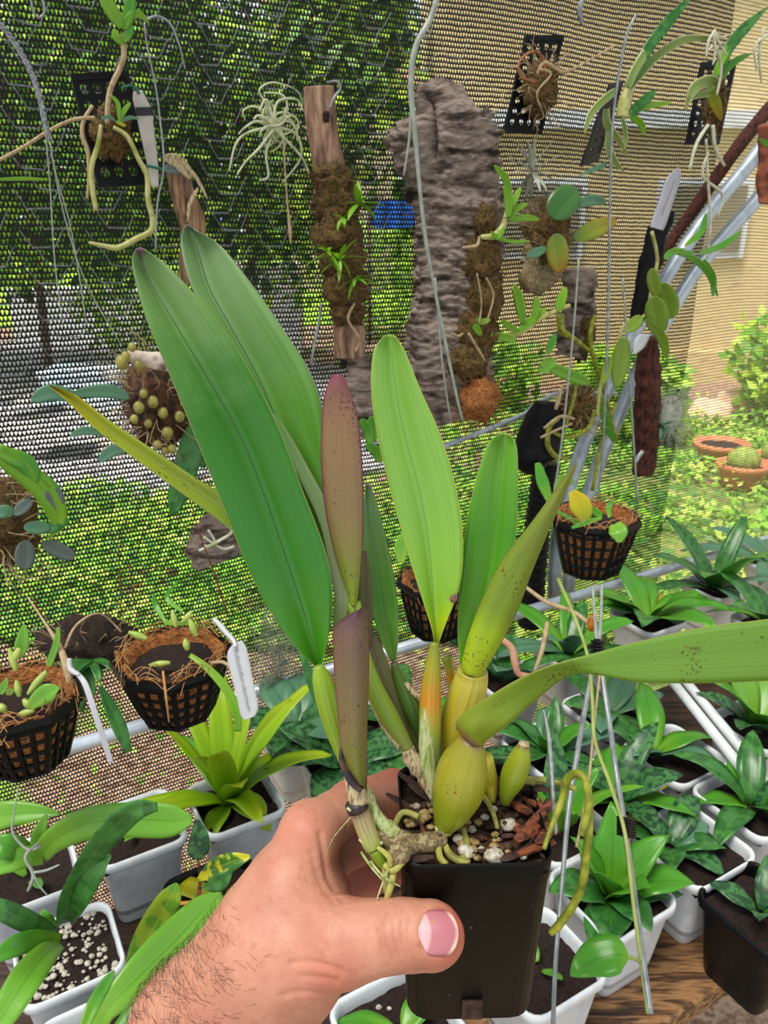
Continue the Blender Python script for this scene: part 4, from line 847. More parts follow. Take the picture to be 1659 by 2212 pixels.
def clump(name, c, r, mat, parent, nz=.35, fib=0, fm=None, L=.02, fr=.0004, down=0, seg=26):
    o = MB().ell(c, r, nz, 30, seg, 18).build(name, mat, parent)
    if fib:
        mb = MB(); q = R_
        for k in range(fib):
            d = V((q.uniform(-1, 1), q.uniform(-1, .3), q.uniform(-1, 1)-down)).normalized(); s_ = V((c.x+d.x*r[0]*.9, c.y+d.y*r[1]*.9, c.z+d.z*r[2]*.9))
            e = s_+V((d.x, d.y*.4, d.z-down*.5)).normalized()*L*q.uniform(.4, 1.2); m = (s_+e)/2+V((q.uniform(-1, 1), q.uniform(-.5, .5), q.uniform(-1, 1)))*L*.35
            mb.tube([s_, m, e], [fr, fr, fr*.5], 4, cap=False, n=7)
        tag(mb.build('fibres', fm or m_fib, parent), 'loose thin fibres', kind='stuff')
    return o
def tuft(parent, c, n, L, Wd, mat, el=(0, 1.4), droop=.6, shape='lance', nm='leaf', az=None):
    for k in range(n):
        a = (R_.uniform(*az) if az else k*2*PI/n+R_.uniform(-.3, .3))
        MB().leaf(c, a, R_.uniform(*el), L*R_.uniform(.6, 1.1), Wd*R_.uniform(.8, 1.1), droop*R_.uniform(.5, 1.4), .25, 9, shape, half=2, th=.0005).build(nm, mat, parent)

def plate(name, TL, TRr, BR, BL, nx, ny, mat, parent, th=.002, marg=.09, hr=.30, skip=()):
    """moulded mounting plate with rows of round holes"""
    mb = MB(); nrm_ = (TRr-TL).cross(BL-TL).normalized()
    if nrm_.dot(CAM-TL) < 0: nrm_ = -nrm_
    def pt(u, v): return (TL*(1-u)+TRr*u)*(1-v)+(BL*(1-u)+BR*u)*v
    K = 12
    for s_, of in ((1, 0), (-1, -th)):
        for i in range(nx):
            for j in range(ny):
                u0, u1 = marg+(1-2*marg)*i/nx, marg+(1-2*marg)*(i+1)/nx; v0, v1 = marg+(1-2*marg)*j/ny, marg+(1-2*marg)*(j+1)/ny
                sq, ci = [], []
                for k in range(K):
                    a = 2*PI*(k+.5)/K; cx, cy = math.cos(a), math.sin(a); m = max(abs(cx), abs(cy)); h_ = 0.001 if (i, j) in skip else hr
                    sq.append(pt((u0+u1)/2+(u1-u0)/2*cx/m, (v0+v1)/2+(v1-v0)/2*cy/m)+nrm_*of); ci.append(pt((u0+u1)/2+(u1-u0)*h_*cx, (v0+v1)/2+(v1-v0)*h_*cy)+nrm_*of)
                mb.add(sq+ci, [(k, (k+1) % K, K+(k+1) % K, K+k) for k in range(K)])
                if of == 0:
                    cb = [q-nrm_*th for q in ci]; mb.add(ci+cb, [(k, (k+1) % K, K+(k+1) % K, K+k) for k in range(K)])
                # square corners of the cell
                for cu, cv in ((u0, v0), (u1, v0), (u1, v1), (u0, v1)):
                    a0 = min(range(K), key=lambda k: (sq[k]-(pt(cu, cv)+nrm_*of)).length); 
                    c_ = pt(cu, cv)+nrm_*of; ds = sorted(range(K), key=lambda k: (sq[k]-c_).length)[:2]; mb.add([c_, sq[ds[0]], sq[ds[1]]], [(0, 1, 2)])
    # solid border
    def fr(u0, v0, u1, v1):
        a = [pt(u0, v0), pt(u1, v0), pt(u1, v1), pt(u0, v1)]; mb.add([q+nrm_*.0008 for q in a]+[q-nrm_*(th+.0008) for q in a], [(0, 1, 2, 3), (7, 6, 5, 4), (0, 4, 5, 1), (1, 5, 6, 2), (2, 6, 7, 3), (3, 7, 4, 0)])
    fr(0, 0, 1, marg); fr(0, 1-marg, 1, 1); fr(0, marg, marg, 1-marg); fr(1-marg, marg, 1, 1-marg)
    return mb.build(name, mat, parent, smooth=False)
def wire(rows, label, mat=None, off=.1, name='hanging_wire', grp=None, cat='wire', seg=6, **k):
    o = ht(name, [(r[0], r[1], r[2]*.72) for r in rows], mat or m_thinw, None, off, seg, **k); return tag(o, label, cat, grp)

# --- left perforated plate with a leafy cane and its green roots
e = thing('mounted_orchid', hn(235, 400, .05), 'cane orchid with long green roots on the black perforated plate, upper left', 'mounted plant')
plate('mount_plate', hn(152, 160, .03), hn(275, 152, .03), hn(347, 398, .05), hn(212, 405, .05), 4, 6, m_dark, e, marg=.06, hr=.34, skip=[(1, 2), (2, 2), (1, 3), (2, 3), (3, 2), (0, 3)])
clump('moss', hn(240, 285, .06), (.019, .010, .022), m_moss, e, .5, 26, m_moss, .012)
ht('stem', [(232, 268, 5), (233, 230, 6), (240, 190, 6), (258, 150, 6), (268, 120, 6), (266, 95, 6), (264, 75, 7)], m_rtan, e, .075)
for pts, hw_, mt in [([(215, -18), (240, 20), (264, 60)], 15, VB), ([(285, -20), (280, 20), (268, 62)], 12, FR), ([(322, 50), (300, 30), (280, 38), (266, 55)], 8, VB), ([(282, 50), (278, 70), (268, 90)], 9, FR), ([(246, 62), (252, 80), (266, 95)], 9, VB)]:
    hleaf('leaf', pts, hw_, mt, e, .08)
for pts, hw_, mt in [([(240, 206), (255, 225), (257, 258)], 5, VB), ([(282, 222), (268, 240), (256, 262)], 5, VB), ([(300, 257), (280, 254), (258, 264)], 4, GR), ([(218, 258), (235, 252), (250, 262)], 4, GR), ([(272, 272), (262, 268), (250, 262)], 4, YE)]:
    hleaf('leaf', pts, hw_, mt, e, .085)
ht('root', [(205, 254, 4), (160, 258, 4), (110, 280, 4), (50, 318, 4), (-10, 350, 4)], m_rtan, e, .09)
ht('root', [(200, 228, 4), (180, 262, 5), (178, 295, 5), (190, 330, 5), (192, 390, 4), (188, 430, 3)], m_rtan, e, .08, nz=.2)
ht('root', [(218, 270, 4), (212, 310, 5), (198, 360, 5.5), (200, 410, 6), (208, 455, 5)], m_rgy, e, .085, seg=9, nz=.15)
ht('root', [(245, 275, 4), (275, 295, 5), (300, 345, 5.5), (318, 380, 6), (320, 430, 6), (330, 475, 6.5), (325, 500, 6.5), (290, 518, 6.5), (255, 535, 6.5), (220, 530, 5), (192, 524, 3)], m_rgy, e, .09, seg=10, nz=.1)
e = thing('plant_tag', hn(330, 400, .06), 'long dusty white plastic tag with a dark band, tied to the left plate', 'plant tag')
def strip(rows, off, mat, parent, name='strip', th=.001):
    """flat plastic strip: rows ((x,y) left,(x,y) right)"""
    L = [tuple(hn(*a, off)) for a, b in rows]; Q = [tuple(hn(*b, off)) for a, b in rows]; M = [tuple((V(a)+V(b))/2) for a, b in zip(L, Q)]
    return MB().sheet(L, M, Q, max(len(rows)*4, 8), th, 0, 2).build(name, mat, parent)
m_dusty = pm('dusty_tag', ['#a9a49c', '#c9c5be'], 40, .7, 0)
strip([((288, 198), (306, 194)), ((287, 215), (316, 212)), ((293, 240), (328, 238)), ((300, 275), (332, 272)), ((310, 320), (338, 318)), ((320, 365), (342, 362)), ((328, 405), (343, 404))], .07, m_dusty, e)
strip([((292, 232), (327, 231)), ((295, 250), (331, 249))], .0725, m_ink, e, 'band', .0005)
ht('tie', [(262, 190, 2), (282, 185, 3), (296, 195, 3), (300, 204, 3)], m_tie, e, .078)
ht('tie', [(316, 358, 3), (335, 362, 3), (356, 368, 4)], m_tie, e, .078)
# --- split driftwood
e = thing('driftwood_mount', hn(400, 600, .05), 'weathered split wood with torn leaf scraps behind the tallest leaves', 'driftwood')
logm('wood', [(378, 345, 14), (385, 375, 24), (402, 440, 26), (418, 500, 25), (408, 560, 18), (400, 615, 12)], m_drift2, e, .04, 20, 50, .3, .6, 40, .5)
hleaf('dry_leaf', [(352, 340), (385, 350), (415, 385)], 14, m_sheath, e, .07); hleaf('dry_leaf', [(448, 430), (425, 385), (395, 350)], 4, m_sheath, e, .075); hleaf('dry_leaf', [(405, 480), (410, 440), (428, 405)], 4, m_sheath, e, .075); hleaf('leaf_scrap', [(355, 368), (385, 362), (412, 375)], 14, GB, e, .068)
# --- air plant
def airplant(c, specs, label, stalk=None, cat='air plant', off=.05):
    e = thing('air_plant', hn(*c, off), label, cat)
    for k, pts in enumerate(specs):
        ht('leaf', [(x, y, r_) for (x, y), r_ in zip(pts, [3.4, 3, 2.5, 1.8, 1.2, .8][:len(pts)])], m_till, e, off+.004*(k % 4), 6)
    if stalk: ht('seed_stalk', stalk, m_rtan, e, off+.01, 6)
    MB().ell(hn(*c, off+.005), (.006, .006, .008), .3, 90, 12, 8).build('base', m_till, e)
    return e
ap0 = [[(590, 270), (575, 225), (560, 195), (590, 178), (640, 195), (655, 225)], [(590, 270), (570, 240), (545, 230), (525, 240), (530, 260)], [(590, 275), (540, 285), (510, 310), (495, 370)], [(590, 280), (560, 320), (530, 350), (512, 378)], [(595, 280), (575, 330), (580, 380), (560, 390)], [(600, 275), (640, 290), (650, 340), (610, 395)],
      [(600, 270), (620, 235), (610, 205), (570, 200)], [(590, 265), (600, 220), (640, 215), (655, 240)], [(595, 270), (630, 250), (645, 270), (632, 300)], [(590, 275), (555, 262), (530, 275), (515, 290)], [(600, 285), (635, 320), (655, 345), (668, 375)], [(590, 260), (575, 215), (560, 240)], [(596, 268), (592, 232), (575, 220)], [(600, 275), (615, 300), (612, 330)], [(585, 275), (570, 300), (575, 315)], [(590, 268), (560, 250), (548, 258)]]
ap = list(ap0)
for k in range(16):
    a = R_.uniform(0, 6.28); r1 = R_.uniform(35, 60); cu_ = R_.choice([-1, 1])*R_.uniform(.6, 1.6)
    ap.append([(592+math.cos(a+cu_*t_*t_)*r1*t_, 272+math.sin(a+cu_*t_*t_)*r1*t_) for t_ in (0, .3, .6, .85, 1.0)])
airplant((592, 272), ap, 'silvery air plant with curling thread-thin leaves and a hanging seed stalk', [(612, 300, 2), (616, 370, 2), (621, 440, 2), (625, 480, 4), (627, 505, 4), (628, 528, 1)])
# --- upright log with moss
e = thing('mossy_log', hn(760, 770, .05), 'upright wooden log wrapped with brown moss and small bright green plants', 'log')
logm('wood', [(688, 188, 31), (694, 260, 33), (706, 340, 34), (722, 440, 40), (736, 540, 42), (748, 640, 38), (754, 700, 34), (756, 772, 33)], m_drift, e, .05, 26, 80, .09, .75, 40, .5)
for (x, y, rx, rz) in [(716, 385, 42, 32), (728, 430, 52, 44), (726, 500, 50, 48), (738, 560, 48, 48), (746, 625, 48, 44), (752, 675, 36, 26)]:
    p = hn(x, y, .065); clump('moss', p, (pxr(rx, p), .022, pxr(rz, p)), m_moss, e, .4, 26, m_moss, .014, .0006)
tuft(e, hn(735, 560, .10), 10, .035, .007, VB, (-.9, 1.0), .5); tuft(e, hn(708, 545, .10), 8, .03, .006, VB, (-.9, 1.0), .4); tuft(e, hn(775, 440, .10), 8, .03, .008, VB, (-.5, 1.2), .4); tuft(e, hn(768, 600, .10), 8, .03, .006, VB, (-1.2, .6), .4); tuft(e, hn(740, 470, .10), 5, .02, .006, VB, (-1.2, .6), .4)
ht('wire_hook', [(706, 178, 2), (728, 176, 3), (735, 192, 3), (722, 210, 3), (712, 235, 3)], m_thinw, e, .09)
MB().ell(hn(704, 252, .082), (.004, .002, .006), .4, 300, 10, 8).build('knot_hole', m_soil, e)
ht('root', [(766, 655, 3), (752, 690, 3), (775, 730, 3), (768, 760, 2)], m_rtan, e, .09)
# --- cork slab
e = thing('cork_bark_slab', hn(960, 900, .05), 'large ridged grey-brown cork bark slab, moss and roots down its right side', 'cork bark')
logm('bark', [(900, 200, 14), (935, 225, 62), (945, 275, 108), (962, 320, 112), (975, 380, 98), (985, 450, 94), (987, 530, 92), (985, 610, 88), (982, 680, 88), (972, 740, 90), (968, 800, 86), (978, 850, 84), (990, 900, 66)], m_cork, e, .07, 150, 320, .20, .36, 30, 1.6, cracks=.06, split=(936, 215, 350, 17), ridge=.16)
logm('bark', [(976, 188, 10), (976, 215, 22), (985, 250, 40), (1000, 300, 46)], m_cork, e, .08, 60, 80, .2, .3, 40, 1.6, cracks=.06, ridge=.12)
for (x, y, rx, rz) in [(1040, 560, 40, 50), (1045, 640, 38, 60), (1030, 720, 42, 50), (1010, 780, 40, 36), (1045, 480, 24, 40)]:
    p = hn(x, y, .10); clump('moss', p, (pxr(rx, p), .018, pxr(rz, p)), m_moss, e, .45, 30, m_moss, .02, .0006)
p = hn(1036, 860, .11); clump('coir', p, (pxr(42, p), .024, pxr(48, p)), m_coir, e, .25, 60, m_coir, .03, .0004)
for rows in [[(1000, 535, 3), (1030, 530, 4), (1035, 510, 2)], [(1030, 590, 2), (1040, 650, 2), (1035, 700, 2)], [(1012, 720, 3), (1030, 750, 3), (1048, 780, 2)], [(1050, 600, 2), (1066, 640, 2), (1050, 700, 2)], [(975, 720, 2), (990, 726, 3), (1000, 720, 2)]]:
    ht('root', rows, m_rtan, e, .13)
# --- small cork chunk
e = thing('cork_chunk', hn(790, 930, .06), 'small dark rough cork chunk between the mossy log and the cork slab', 'cork bark')
logm('bark', [(790, 765, 24), (785, 820, 36), (790, 880, 34), (798, 940, 24)], m_cork, e, .06, 30, 50, .3, .6, 40, 1.6)
for pts, hw_ in [([(800, 900), (808, 925), (805, 955)], 14), ([(790, 960), (812, 975), (822, 1000)], 12), ([(780, 905), (795, 930), (800, 960)], 12)]: hleaf('leaf', pts, hw_, FR, e, .09, prof='oval')

# --- dark plate, upper middle right
e = thing('mounted_orchid', hn(1140, 290, .05), 'black perforated plate with a rusty wire loop and brown fibre bundle, upper right', 'mounted plant')
plate('mount_plate', hn(1136, 76, .03), hn(1218, 76, .03), hn(1170, 290, .05), hn(1088, 286, .05), 4, 8, m_dark, e, marg=.06, hr=.31, skip=[(1, 2), (2, 2), (1, 3), (2, 3), (1, 4), (2, 4), (2, 1), (3, 2)])
p = hn(1168, 190, .06); clump('fibre_bundle', p, (pxr(36, p), .018, pxr(56, p)), m_moss, e, .3, 50, m_rtan, .03, .0006)
ht('wire_loop', [(1180, 165, 3), (1168, 120, 3), (1145, 113, 3), (1122, 135, 3), (1125, 165, 3), (1155, 178, 3)], pm('rusty_wire', ['#7a4a24', '#a8703c'], 60, .6, 0), e, .085)
ht('root', [(1160, 160, 3), (1175, 135, 4), (1200, 148, 4), (1225, 155, 3), (1290, 120, 2), (1325, 100, 3)], m_rtan, e, .085)
ht('root', [(1165, 150, 3), (1190, 160, 3), (1160, 200, 2), (1170, 235, 2)], m_rtan, e, .088)
# --- grassy variegated plants on plates
e = thing('mounted_orchid', hn(1290, 350, .08), 'grassy plant with long upswept leaves on a tilted narrow black plate', 'mounted plant')
plate('mount_plate', hn(1318, 182, .08), hn(1348, 174, .05), hn(1292, 348, .05), hn(1256, 360, .08), 2, 6, m_dark, e, marg=.12, hr=.2)
ht('stem', [(1345, 255, 16), (1350, 220, 14), (1362, 185, 10)], m_rgy, e, .10, 9)
for pts, hw_, mt in [([(1500, -15), (1450, 40), (1400, 105), (1358, 185)], 12, DK), ([(1440, 60), (1405, 100), (1372, 150), (1356, 190)], 9, VO), ([(1560, 85), (1480, 85), (1410, 130), (1360, 190)], 9, VO), ([(1418, 195), (1395, 215), (1360, 245)], 10, DK), ([(1455, 222), (1405, 228), (1362, 245)], 6, VB), ([(1392, 292), (1385, 268), (1362, 250)], 7, VB), ([(1358, 340), (1335, 300), (1312, 270), (1310, 235)], 8, VO), ([(1262, 290), (1275, 250), (1300, 220), (1330, 195)], 8, VO), ([(1350, 372), (1325, 345), (1315, 310), (1320, 262)], 8, VO), ([(1340, 330), (1352, 300), (1345, 255)], 5, VO), ([(1250, 380), (1285, 365), (1310, 355)], 5, GR)]:
    hleaf('leaf', pts, hw_, mt, e, .11, prof='strap')
e = thing('mounted_orchid', hn(1520, 310, .06), 'striped-leaf plant on the black perforated plate near the upper right corner', 'mounted plant')
plate('mount_plate', hn(1516, 134, .04), hn(1592, 130, .04), hn(1553, 312, .06), hn(1482, 312, .06), 4, 7, m_dark, e, marg=.07, hr=.31, skip=[(1, 2), (1, 3), (2, 3), (2, 2), (2, 4)])
p = hn(1545, 230, .08); clump('moss', p, (pxr(20, p), .015, pxr(52, p)), m_moss, e, .4, 30, m_rtan, .02)
for pts, hw_, mt in [([(1659, 15), (1610, 60), (1570, 110), (1545, 180)], 12, DK), ([(1480, 240), (1500, 190), (1535, 175), (1545, 185)], 12, VO), ([(1558, 262), (1548, 230), (1535, 200), (1535, 185)], 12, VY), ([(1625, 115), (1585, 135), (1550, 175)], 7, FR), ([(1480, 212), (1510, 205), (1540, 200)], 7, VO), ([(1600, 90), (1570, 110), (1545, 165)], 8, VB)]:
    hleaf('leaf', pts, hw_, mt, e, .10, prof='strap')
for rows in [[(1530, 270, 4), (1505, 310, 4), (1490, 365, 3)], [(1540, 270, 4), (1545, 320, 4), (1565, 358, 3)], [(1525, 300, 3), (1530, 400, 3), (1535, 480, 3), (1528, 560, 2)], [(1548, 205, 3), (1558, 150, 3), (1545, 100, 4), (1530, 110, 3)], [(1530, 330, 3), (1518, 380, 3), (1560, 420, 3), (1550, 470, 2)]]:
    ht('root', rows, m_rwhite, e, .11)
e = thing('air_plant', hn(1540, 110, .12), 'pale tangle of fine white roots hanging near the upper right corner', 'air plant')
for rows in [[(1545, 65, 3), (1530, 90, 3), (1525, 125, 2)], [(1540, 70, 3), (1555, 95, 3), (1570, 120, 2)], [(1542, 72, 3), (1560, 80, 2), (1575, 75, 2)], [(1540, 75, 3), (1545, 110, 3), (1540, 140, 2)], [(1650, 60, 3), (1640, 120, 3), (1645, 180, 2)], [(1659, 75, 3), (1630, 100, 3), (1635, 150, 2)]]:
    ht('root', rows, m_rwhite, e, .12)
# --- red-brown hanging wood at the right edge
e = thing('hanging_wood', hn(1650, 430, .2), 'reddish brown piece of wood hanging at the right edge beside the pipes', 'driftwood')
logm('wood', [(1665, 265, 22), (1668, 330, 30), (1662, 400, 26), (1650, 440, 10)], m_red, e, .2, 18, 40, .25, .6, 30, 1)
e = thing('leaf_sprig', hn(1655, 300, .22), 'green leaf tip and grey bark scrap above the reddish wood', 'plant'); hleaf('leaf', [(1640, 300), (1659, 312), (1680, 320)], 6, FR, e, .24)

# --- tags, totem, branch, pipes
e = thing('plant_tag', hn(1420, 500, .08), 'grey pointed plant tag with a line of tiny writing, stuck upside down by the pipes', 'plant tag')
strip([((1464, 362), (1468, 363)), ((1440, 385), (1471, 384)), ((1425, 430), (1456, 432)), ((1410, 470), (1440, 482)), ((1404, 490), (1432, 498))], .09, m_tagg, e)
# --- writing, as solid letters laid on the plastic
def writing(txt, A, B, hgt, parent, mat, shear=.3, lift=.0012):
    cu = bpy.data.curves.new('writing', 'FONT'); cu.body = txt; cu.shear = shear; cu.extrude = .005; cu.size = 1; cu.resolution_u = 3; cu.offset = -.012
    ob = bpy.data.objects.new('writing_curve', cu); col.objects.link(ob); bpy.context.view_layer.update()
    me = bpy.data.meshes.new_from_object(ob.evaluated_get(bpy.context.evaluated_depsgraph_get())); bpy.data.objects.remove(ob)
    co = np.zeros(len(me.vertices)*3); me.vertices.foreach_get('co', co); co = co.reshape(-1, 3); wd_ = co[:, 0].max()-co[:, 0].min()
    d = (B-A); L = d.length; d = d.normalized(); n_ = (CAM-A).normalized(); u_ = n_.cross(d).normalized(); n_ = d.cross(u_)
    if n_.dot(CAM-A) < 0: n_ = -n_
    mb = MB(); mb.v = [tuple(A+d*(c[0]-co[:, 0].min())/wd_*L+u_*(c[1]-.3)*hgt+n_*(lift+c[2]*.01)) for c in co]; mb.f = [tuple(p.vertices) for p in me.polygons]; mb.uv = [(0, 0)]*len(mb.v)
    bpy.data.meshes.remove(me); return mb.build('writing', mat, parent, smooth=False)
writing('||l|i||l|ll||i||l||', hn(1428, 466, .09), hn(1459, 386, .09), .004, e, m_ink)
e = thing('charcoal_slab', hn(1370, 720, .06), 'dark charcoal-coloured slab leaning in front of the pipes below the grey tag', 'mount')
logm('slab', [(1440, 455, 18), (1415, 520, 22), (1395, 600, 19), (1378, 680, 16), (1366, 730, 9)], m_dark, e, .05, 20, 50, .2, .3, 40, 1)
e = thing('hanging_branch', hn(1380, 640, .04), 'brown branch running diagonally behind the pipes at upper right', 'branch')
ht('branch', [(1680, 215, 16), (1620, 285, 15), (1560, 365, 14), (1500, 450, 13), (1450, 520, 12), (1400, 600, 11)], m_tfern, e, .02, 10, nz=.15)
for nm, rows in (('upper left', [(1660, 300), (1610, 365), (1530, 462), (1444, 590), (1380, 700), (1330, 800), (1285, 900), (1240, 1020), (1205, 1150), (1196, 1290)]), ('lower right', [(1700, 340), (1640, 425), (1570, 505), (1494, 600), (1400, 760), (1345, 877), (1294, 1000), (1255, 1120), (1235, 1200), (1226, 1300)])):
    P = [hn(x, y, .06-.03*(i/9)) for i, (x, y) in enumerate(rows)]
    tag(T('frame_pipe', P, .0115, m_pipe, None, 18), f'grey curved steel frame pipe, the {nm} of the two behind the right basket', 'pipe')
P = [hn(x, y, .02) for x, y in [(1110, 905), (1150, 880), (1185, 858), (1215, 850)]]
tag(T('frame_bar', [hn(840, 1010, .02)]+P+[hn(1330, 850, .02)], .004, m_pipe, None, 10), 'thin grey bar crossing the net right of the cork slab', 'pipe')
# dark corrugated pipe / hanging black pot
e = thing('black_drain_pipe', hn(1140, 1350, .03), 'black corrugated pipe standing behind the pointed leaf, right of centre', 'pipe')
P = [hn(1182, 1000, .03), hn(1160, 1150, .03), hn(1145, 1350, .03)]; A = cr([tuple(p) for p in P], 120); T('pipe', [V(a) for a in A], [.021+.0012*math.sin(i*1.3) for i in range(120)], m_dark, e, 20, n=120)
e = thing('hanging_black_pot', hn(1150, 1010, .06), 'rounded plain black pot hanging upside down left of the pipes', 'pot')
logm('pot', [(1180, 868, 24), (1176, 900, 40), (1165, 950, 48), (1152, 990, 44), (1160, 1015, 20)], m_dark, e, .06, 26, 40, .03, .7, 10, 1)
# --- broad-leaf mount in the middle right
e = thing('mounted_orchid', hn(1180, 600, .08), 'broad-leaved orchid on brown bark, one leaf half yellow, right of the cork slab', 'mounted plant')
logm('bark', [(1170, 425, 30), (1175, 470, 48), (1180, 530, 46), (1165, 590, 40), (1130, 612, 24)], m_rhiz, e, .06, 24, 50, .35, .5, 40, 1.4)
p = hn(1190, 500, .085); clump('moss', p, (pxr(40, p), .018, pxr(60, p)), m_moss, e, .4, 50, m_rtan, .02)
for pts, hw_, mt, pr in [([(1245, 408), (1215, 440), (1192, 470)], 34, VD, 'oval'), ([(1210, 588), (1204, 545), (1202, 505)], 24, VY, 'oval'), ([(1332, 475), (1285, 495), (1240, 515)], 20, VY, 'lance'), ([(1310, 438), (1280, 432), (1240, 445)], 12, GR, 'lance'), ([(1138, 552), (1160, 545), (1180, 535)], 10, GR, 'oval')]:
    hleaf('leaf', pts, hw_, mt, e, .11, prof=pr)
e = thing('mounted_orchid', hn(1095, 515, .1), 'small bright green leafy cane growing out from the right side of the cork slab', 'mounted plant')
ht('stem', [(1040, 512, 5), (1065, 510, 8), (1085, 490, 7), (1098, 450, 6), (1105, 410, 4)], m_rgy, e, .12)
for pts, hw_ in [([(1068, 358), (1092, 385), (1102, 420)], 8), ([(1125, 405), (1112, 430), (1100, 455)], 7), ([(1090, 400), (1098, 430), (1098, 470)], 9), ([(1140, 440), (1118, 450), (1100, 475)], 7), ([(1165, 475), (1135, 470), (1100, 475)], 7), ([(1060, 500), (1075, 512), (1090, 490)], 6), ([(1145, 520), (1110, 522), (1070, 515)], 4)]:
    hleaf('leaf', pts, hw_, VB, e, .13)
e = thing('air_plant', hn(1150, 420, .06), 'greyish dried air plant rosette between the black plate and the broad-leaved orchid', 'air plant')
for k in range(18):
    a = k*.35; MB().leaf(hn(1150, 370, .06), a, R_.uniform(-1, 1.2), .045, .007, .3, .3, 8, 'lance', half=1).build('leaf', m_graym, e)
# --- lower right leafy clusters
e = thing('mounted_orchid', hn(1240, 760, .08), 'bark mount with bright green canes reaching left, below the broad-leaved orchid', 'mounted plant')
logm('bark', [(1250, 580, 30), (1250, 640, 36), (1245, 700, 32), (1230, 770, 28)], m_cork, e, .06, 22, 50, .35, .5, 40, 1.4)
p = hn(1262, 720, .07); clump('moss', p, (pxr(20, p), .015, pxr(60, p)), m_moss, e, .4)
ht('stem', [(1230, 660, 5), (1200, 672, 5), (1165, 690, 6), (1130, 715, 7), (1090, 728, 8), (1062, 722, 4)], m_rgy, e, .11)
for pts, hw_ in [([(1110, 615), (1122, 650), (1130, 700)], 11), ([(1160, 640), (1158, 665), (1150, 700)], 9), ([(1180, 665), (1150, 690), (1120, 715)], 9), ([(1085, 690), (1100, 705), (1120, 715)], 7), ([(1060, 690), (1040, 695), (1030, 688)], 7), ([(1222, 620), (1212, 650), (1205, 672)], 11), ([(1115, 735), (1095, 730), (1060, 722)], 9), ([(1040, 725), (1030, 710), (1026, 700)], 8)]:
    hleaf('leaf', pts, hw_, VB, e, .12)
e = thing('mounted_orchid', hn(1440, 640, .1), 'trailing orchid with broad olive leaves hanging in front of the pipes', 'mounted plant')
ht('stem', [(1408, 500, 4), (1420, 560, 4), (1408, 620, 4), (1395, 680, 4), (1350, 700, 4), (1330, 760, 4), (1300, 820, 4), (1290, 900, 4)], m_rgy, e, .11)
LTo = lm('olive_broad', [(0, '#8fae3a'), (1, '#7d9c30')], rib='#5c7a24', rough=.38, transl=.3)
for pts, hw_, pr in [([(1425, 722), (1418, 680), (1412, 640)], 24, 'oval'), ([(1450, 688), (1445, 650), (1430, 612)], 20, 'oval'), ([(1420, 640), (1412, 610), (1408, 580)], 14, 'oval'), ([(1332, 838), (1340, 780), (1348, 728)], 19, 'lance'), ([(1350, 715), (1370, 700), (1385, 682)], 14, 'oval'), ([(1440, 775), (1430, 730), (1395, 690)], 11, 'lance'), ([(1302, 830), (1310, 800), (1318, 770)], 10, 'lance')]:
    hleaf('leaf', pts, hw_, LTo, e, .13, prof=pr)
for pts in [[(1550, 640), (1530, 590), (1500, 560), (1465, 545)], [(1500, 545), (1480, 548), (1450, 540)], [(1600, 500), (1560, 530), (1510, 548)], [(1435, 560), (1450, 545), (1480, 540)], [(1540, 640), (1540, 600), (1520, 560)], [(1525, 460), (1515, 500), (1480, 530)]]: hleaf('leaf', pts, 7, FR, e, .13)
e = thing('folded_tag', hn(1385, 760, .14), 'blank white folded tag on the dark fibre column', 'plant tag')
strip([((1368, 762), (1372, 766)), ((1372, 735), (1392, 750)), ((1382, 722), (1406, 722))], .15, m_tag, e)
e = thing('tree_fern_column', hn(1395, 1025, .1), 'dark reddish brown tree fern column hanging right of the pipes', 'fern column')
logm('column', [(1402, 730, 20), (1400, 800, 25), (1398, 880, 26), (1396, 950, 25), (1390, 1022, 23)], m_tfern, e, .1, 22, 80, .2, 1, 60, 1)
clump('grey_rootlets', hn(1440, 900, .1), (.022, .015, .03), m_graym, e, .3, 160, m_graym, .035, .0004)
tuft(e, hn(1430, 920, .12), 14, .03, .007, GR, (-1, 1.2), .4)
ht('wire_hook', [(1372, 1000, 4), (1380, 985, 5), (1388, 975, 5)], m_thinw, e, .14)
e = thing('trailing_orchid', hn(1230, 960, .1), 'tangle of looping green stems and pale leaves above the right basket', 'mounted plant')
for rows in [[(1225, 990, 4), (1200, 985, 6), (1183, 960, 6), (1188, 920, 6), (1205, 905, 5)], [(1195, 935, 4), (1230, 945, 5), (1270, 925, 5), (1285, 885, 5)], [(1285, 680, 5), (1275, 730, 5), (1290, 800, 5), (1310, 860, 5), (1330, 950, 5)], [(1210, 680, 9), (1215, 715, 8), (1245, 735, 5), (1275, 760, 4)], [(1330, 870, 4), (1300, 960, 5), (1280, 1060, 4)], [(1250, 810, 3), (1240, 860, 4), (1220, 930, 3)]]:
    ht('stem', rows, m_rootg, e, .10)
for pts, hw_ in [([(1275, 828), (1235, 812), (1168, 785)], 14), ([(1165, 805), (1180, 790), (1200, 778)], 14), ([(1325, 955), (1308, 905), (1295, 850)], 9), ([(1200, 720), (1190, 745), (1182, 765)], 9), ([(1165, 1000), (1172, 1040), (1185, 1075)], 11), ([(1240, 1040), (1215, 1040), (1200, 1060)], 12)]: hleaf('leaf', pts, hw_, LT if hw_ > 10 else FR, e, .11)
clump('dry_rootlets', hn(1250, 880, .08), (.03, .012, .035), m_moss, e, .2, 110, m_rtan, .03, .0005)
for rows in [[(1175, 925, 3), (1210, 900, 4), (1240, 905, 3)], [(1168, 945, 3), (1200, 930, 3), (1235, 915, 3)], [(1215, 830, 3), (1205, 870, 5), (1200, 885, 3)]]: ht('dry_root', rows, m_rtan, e, .11)

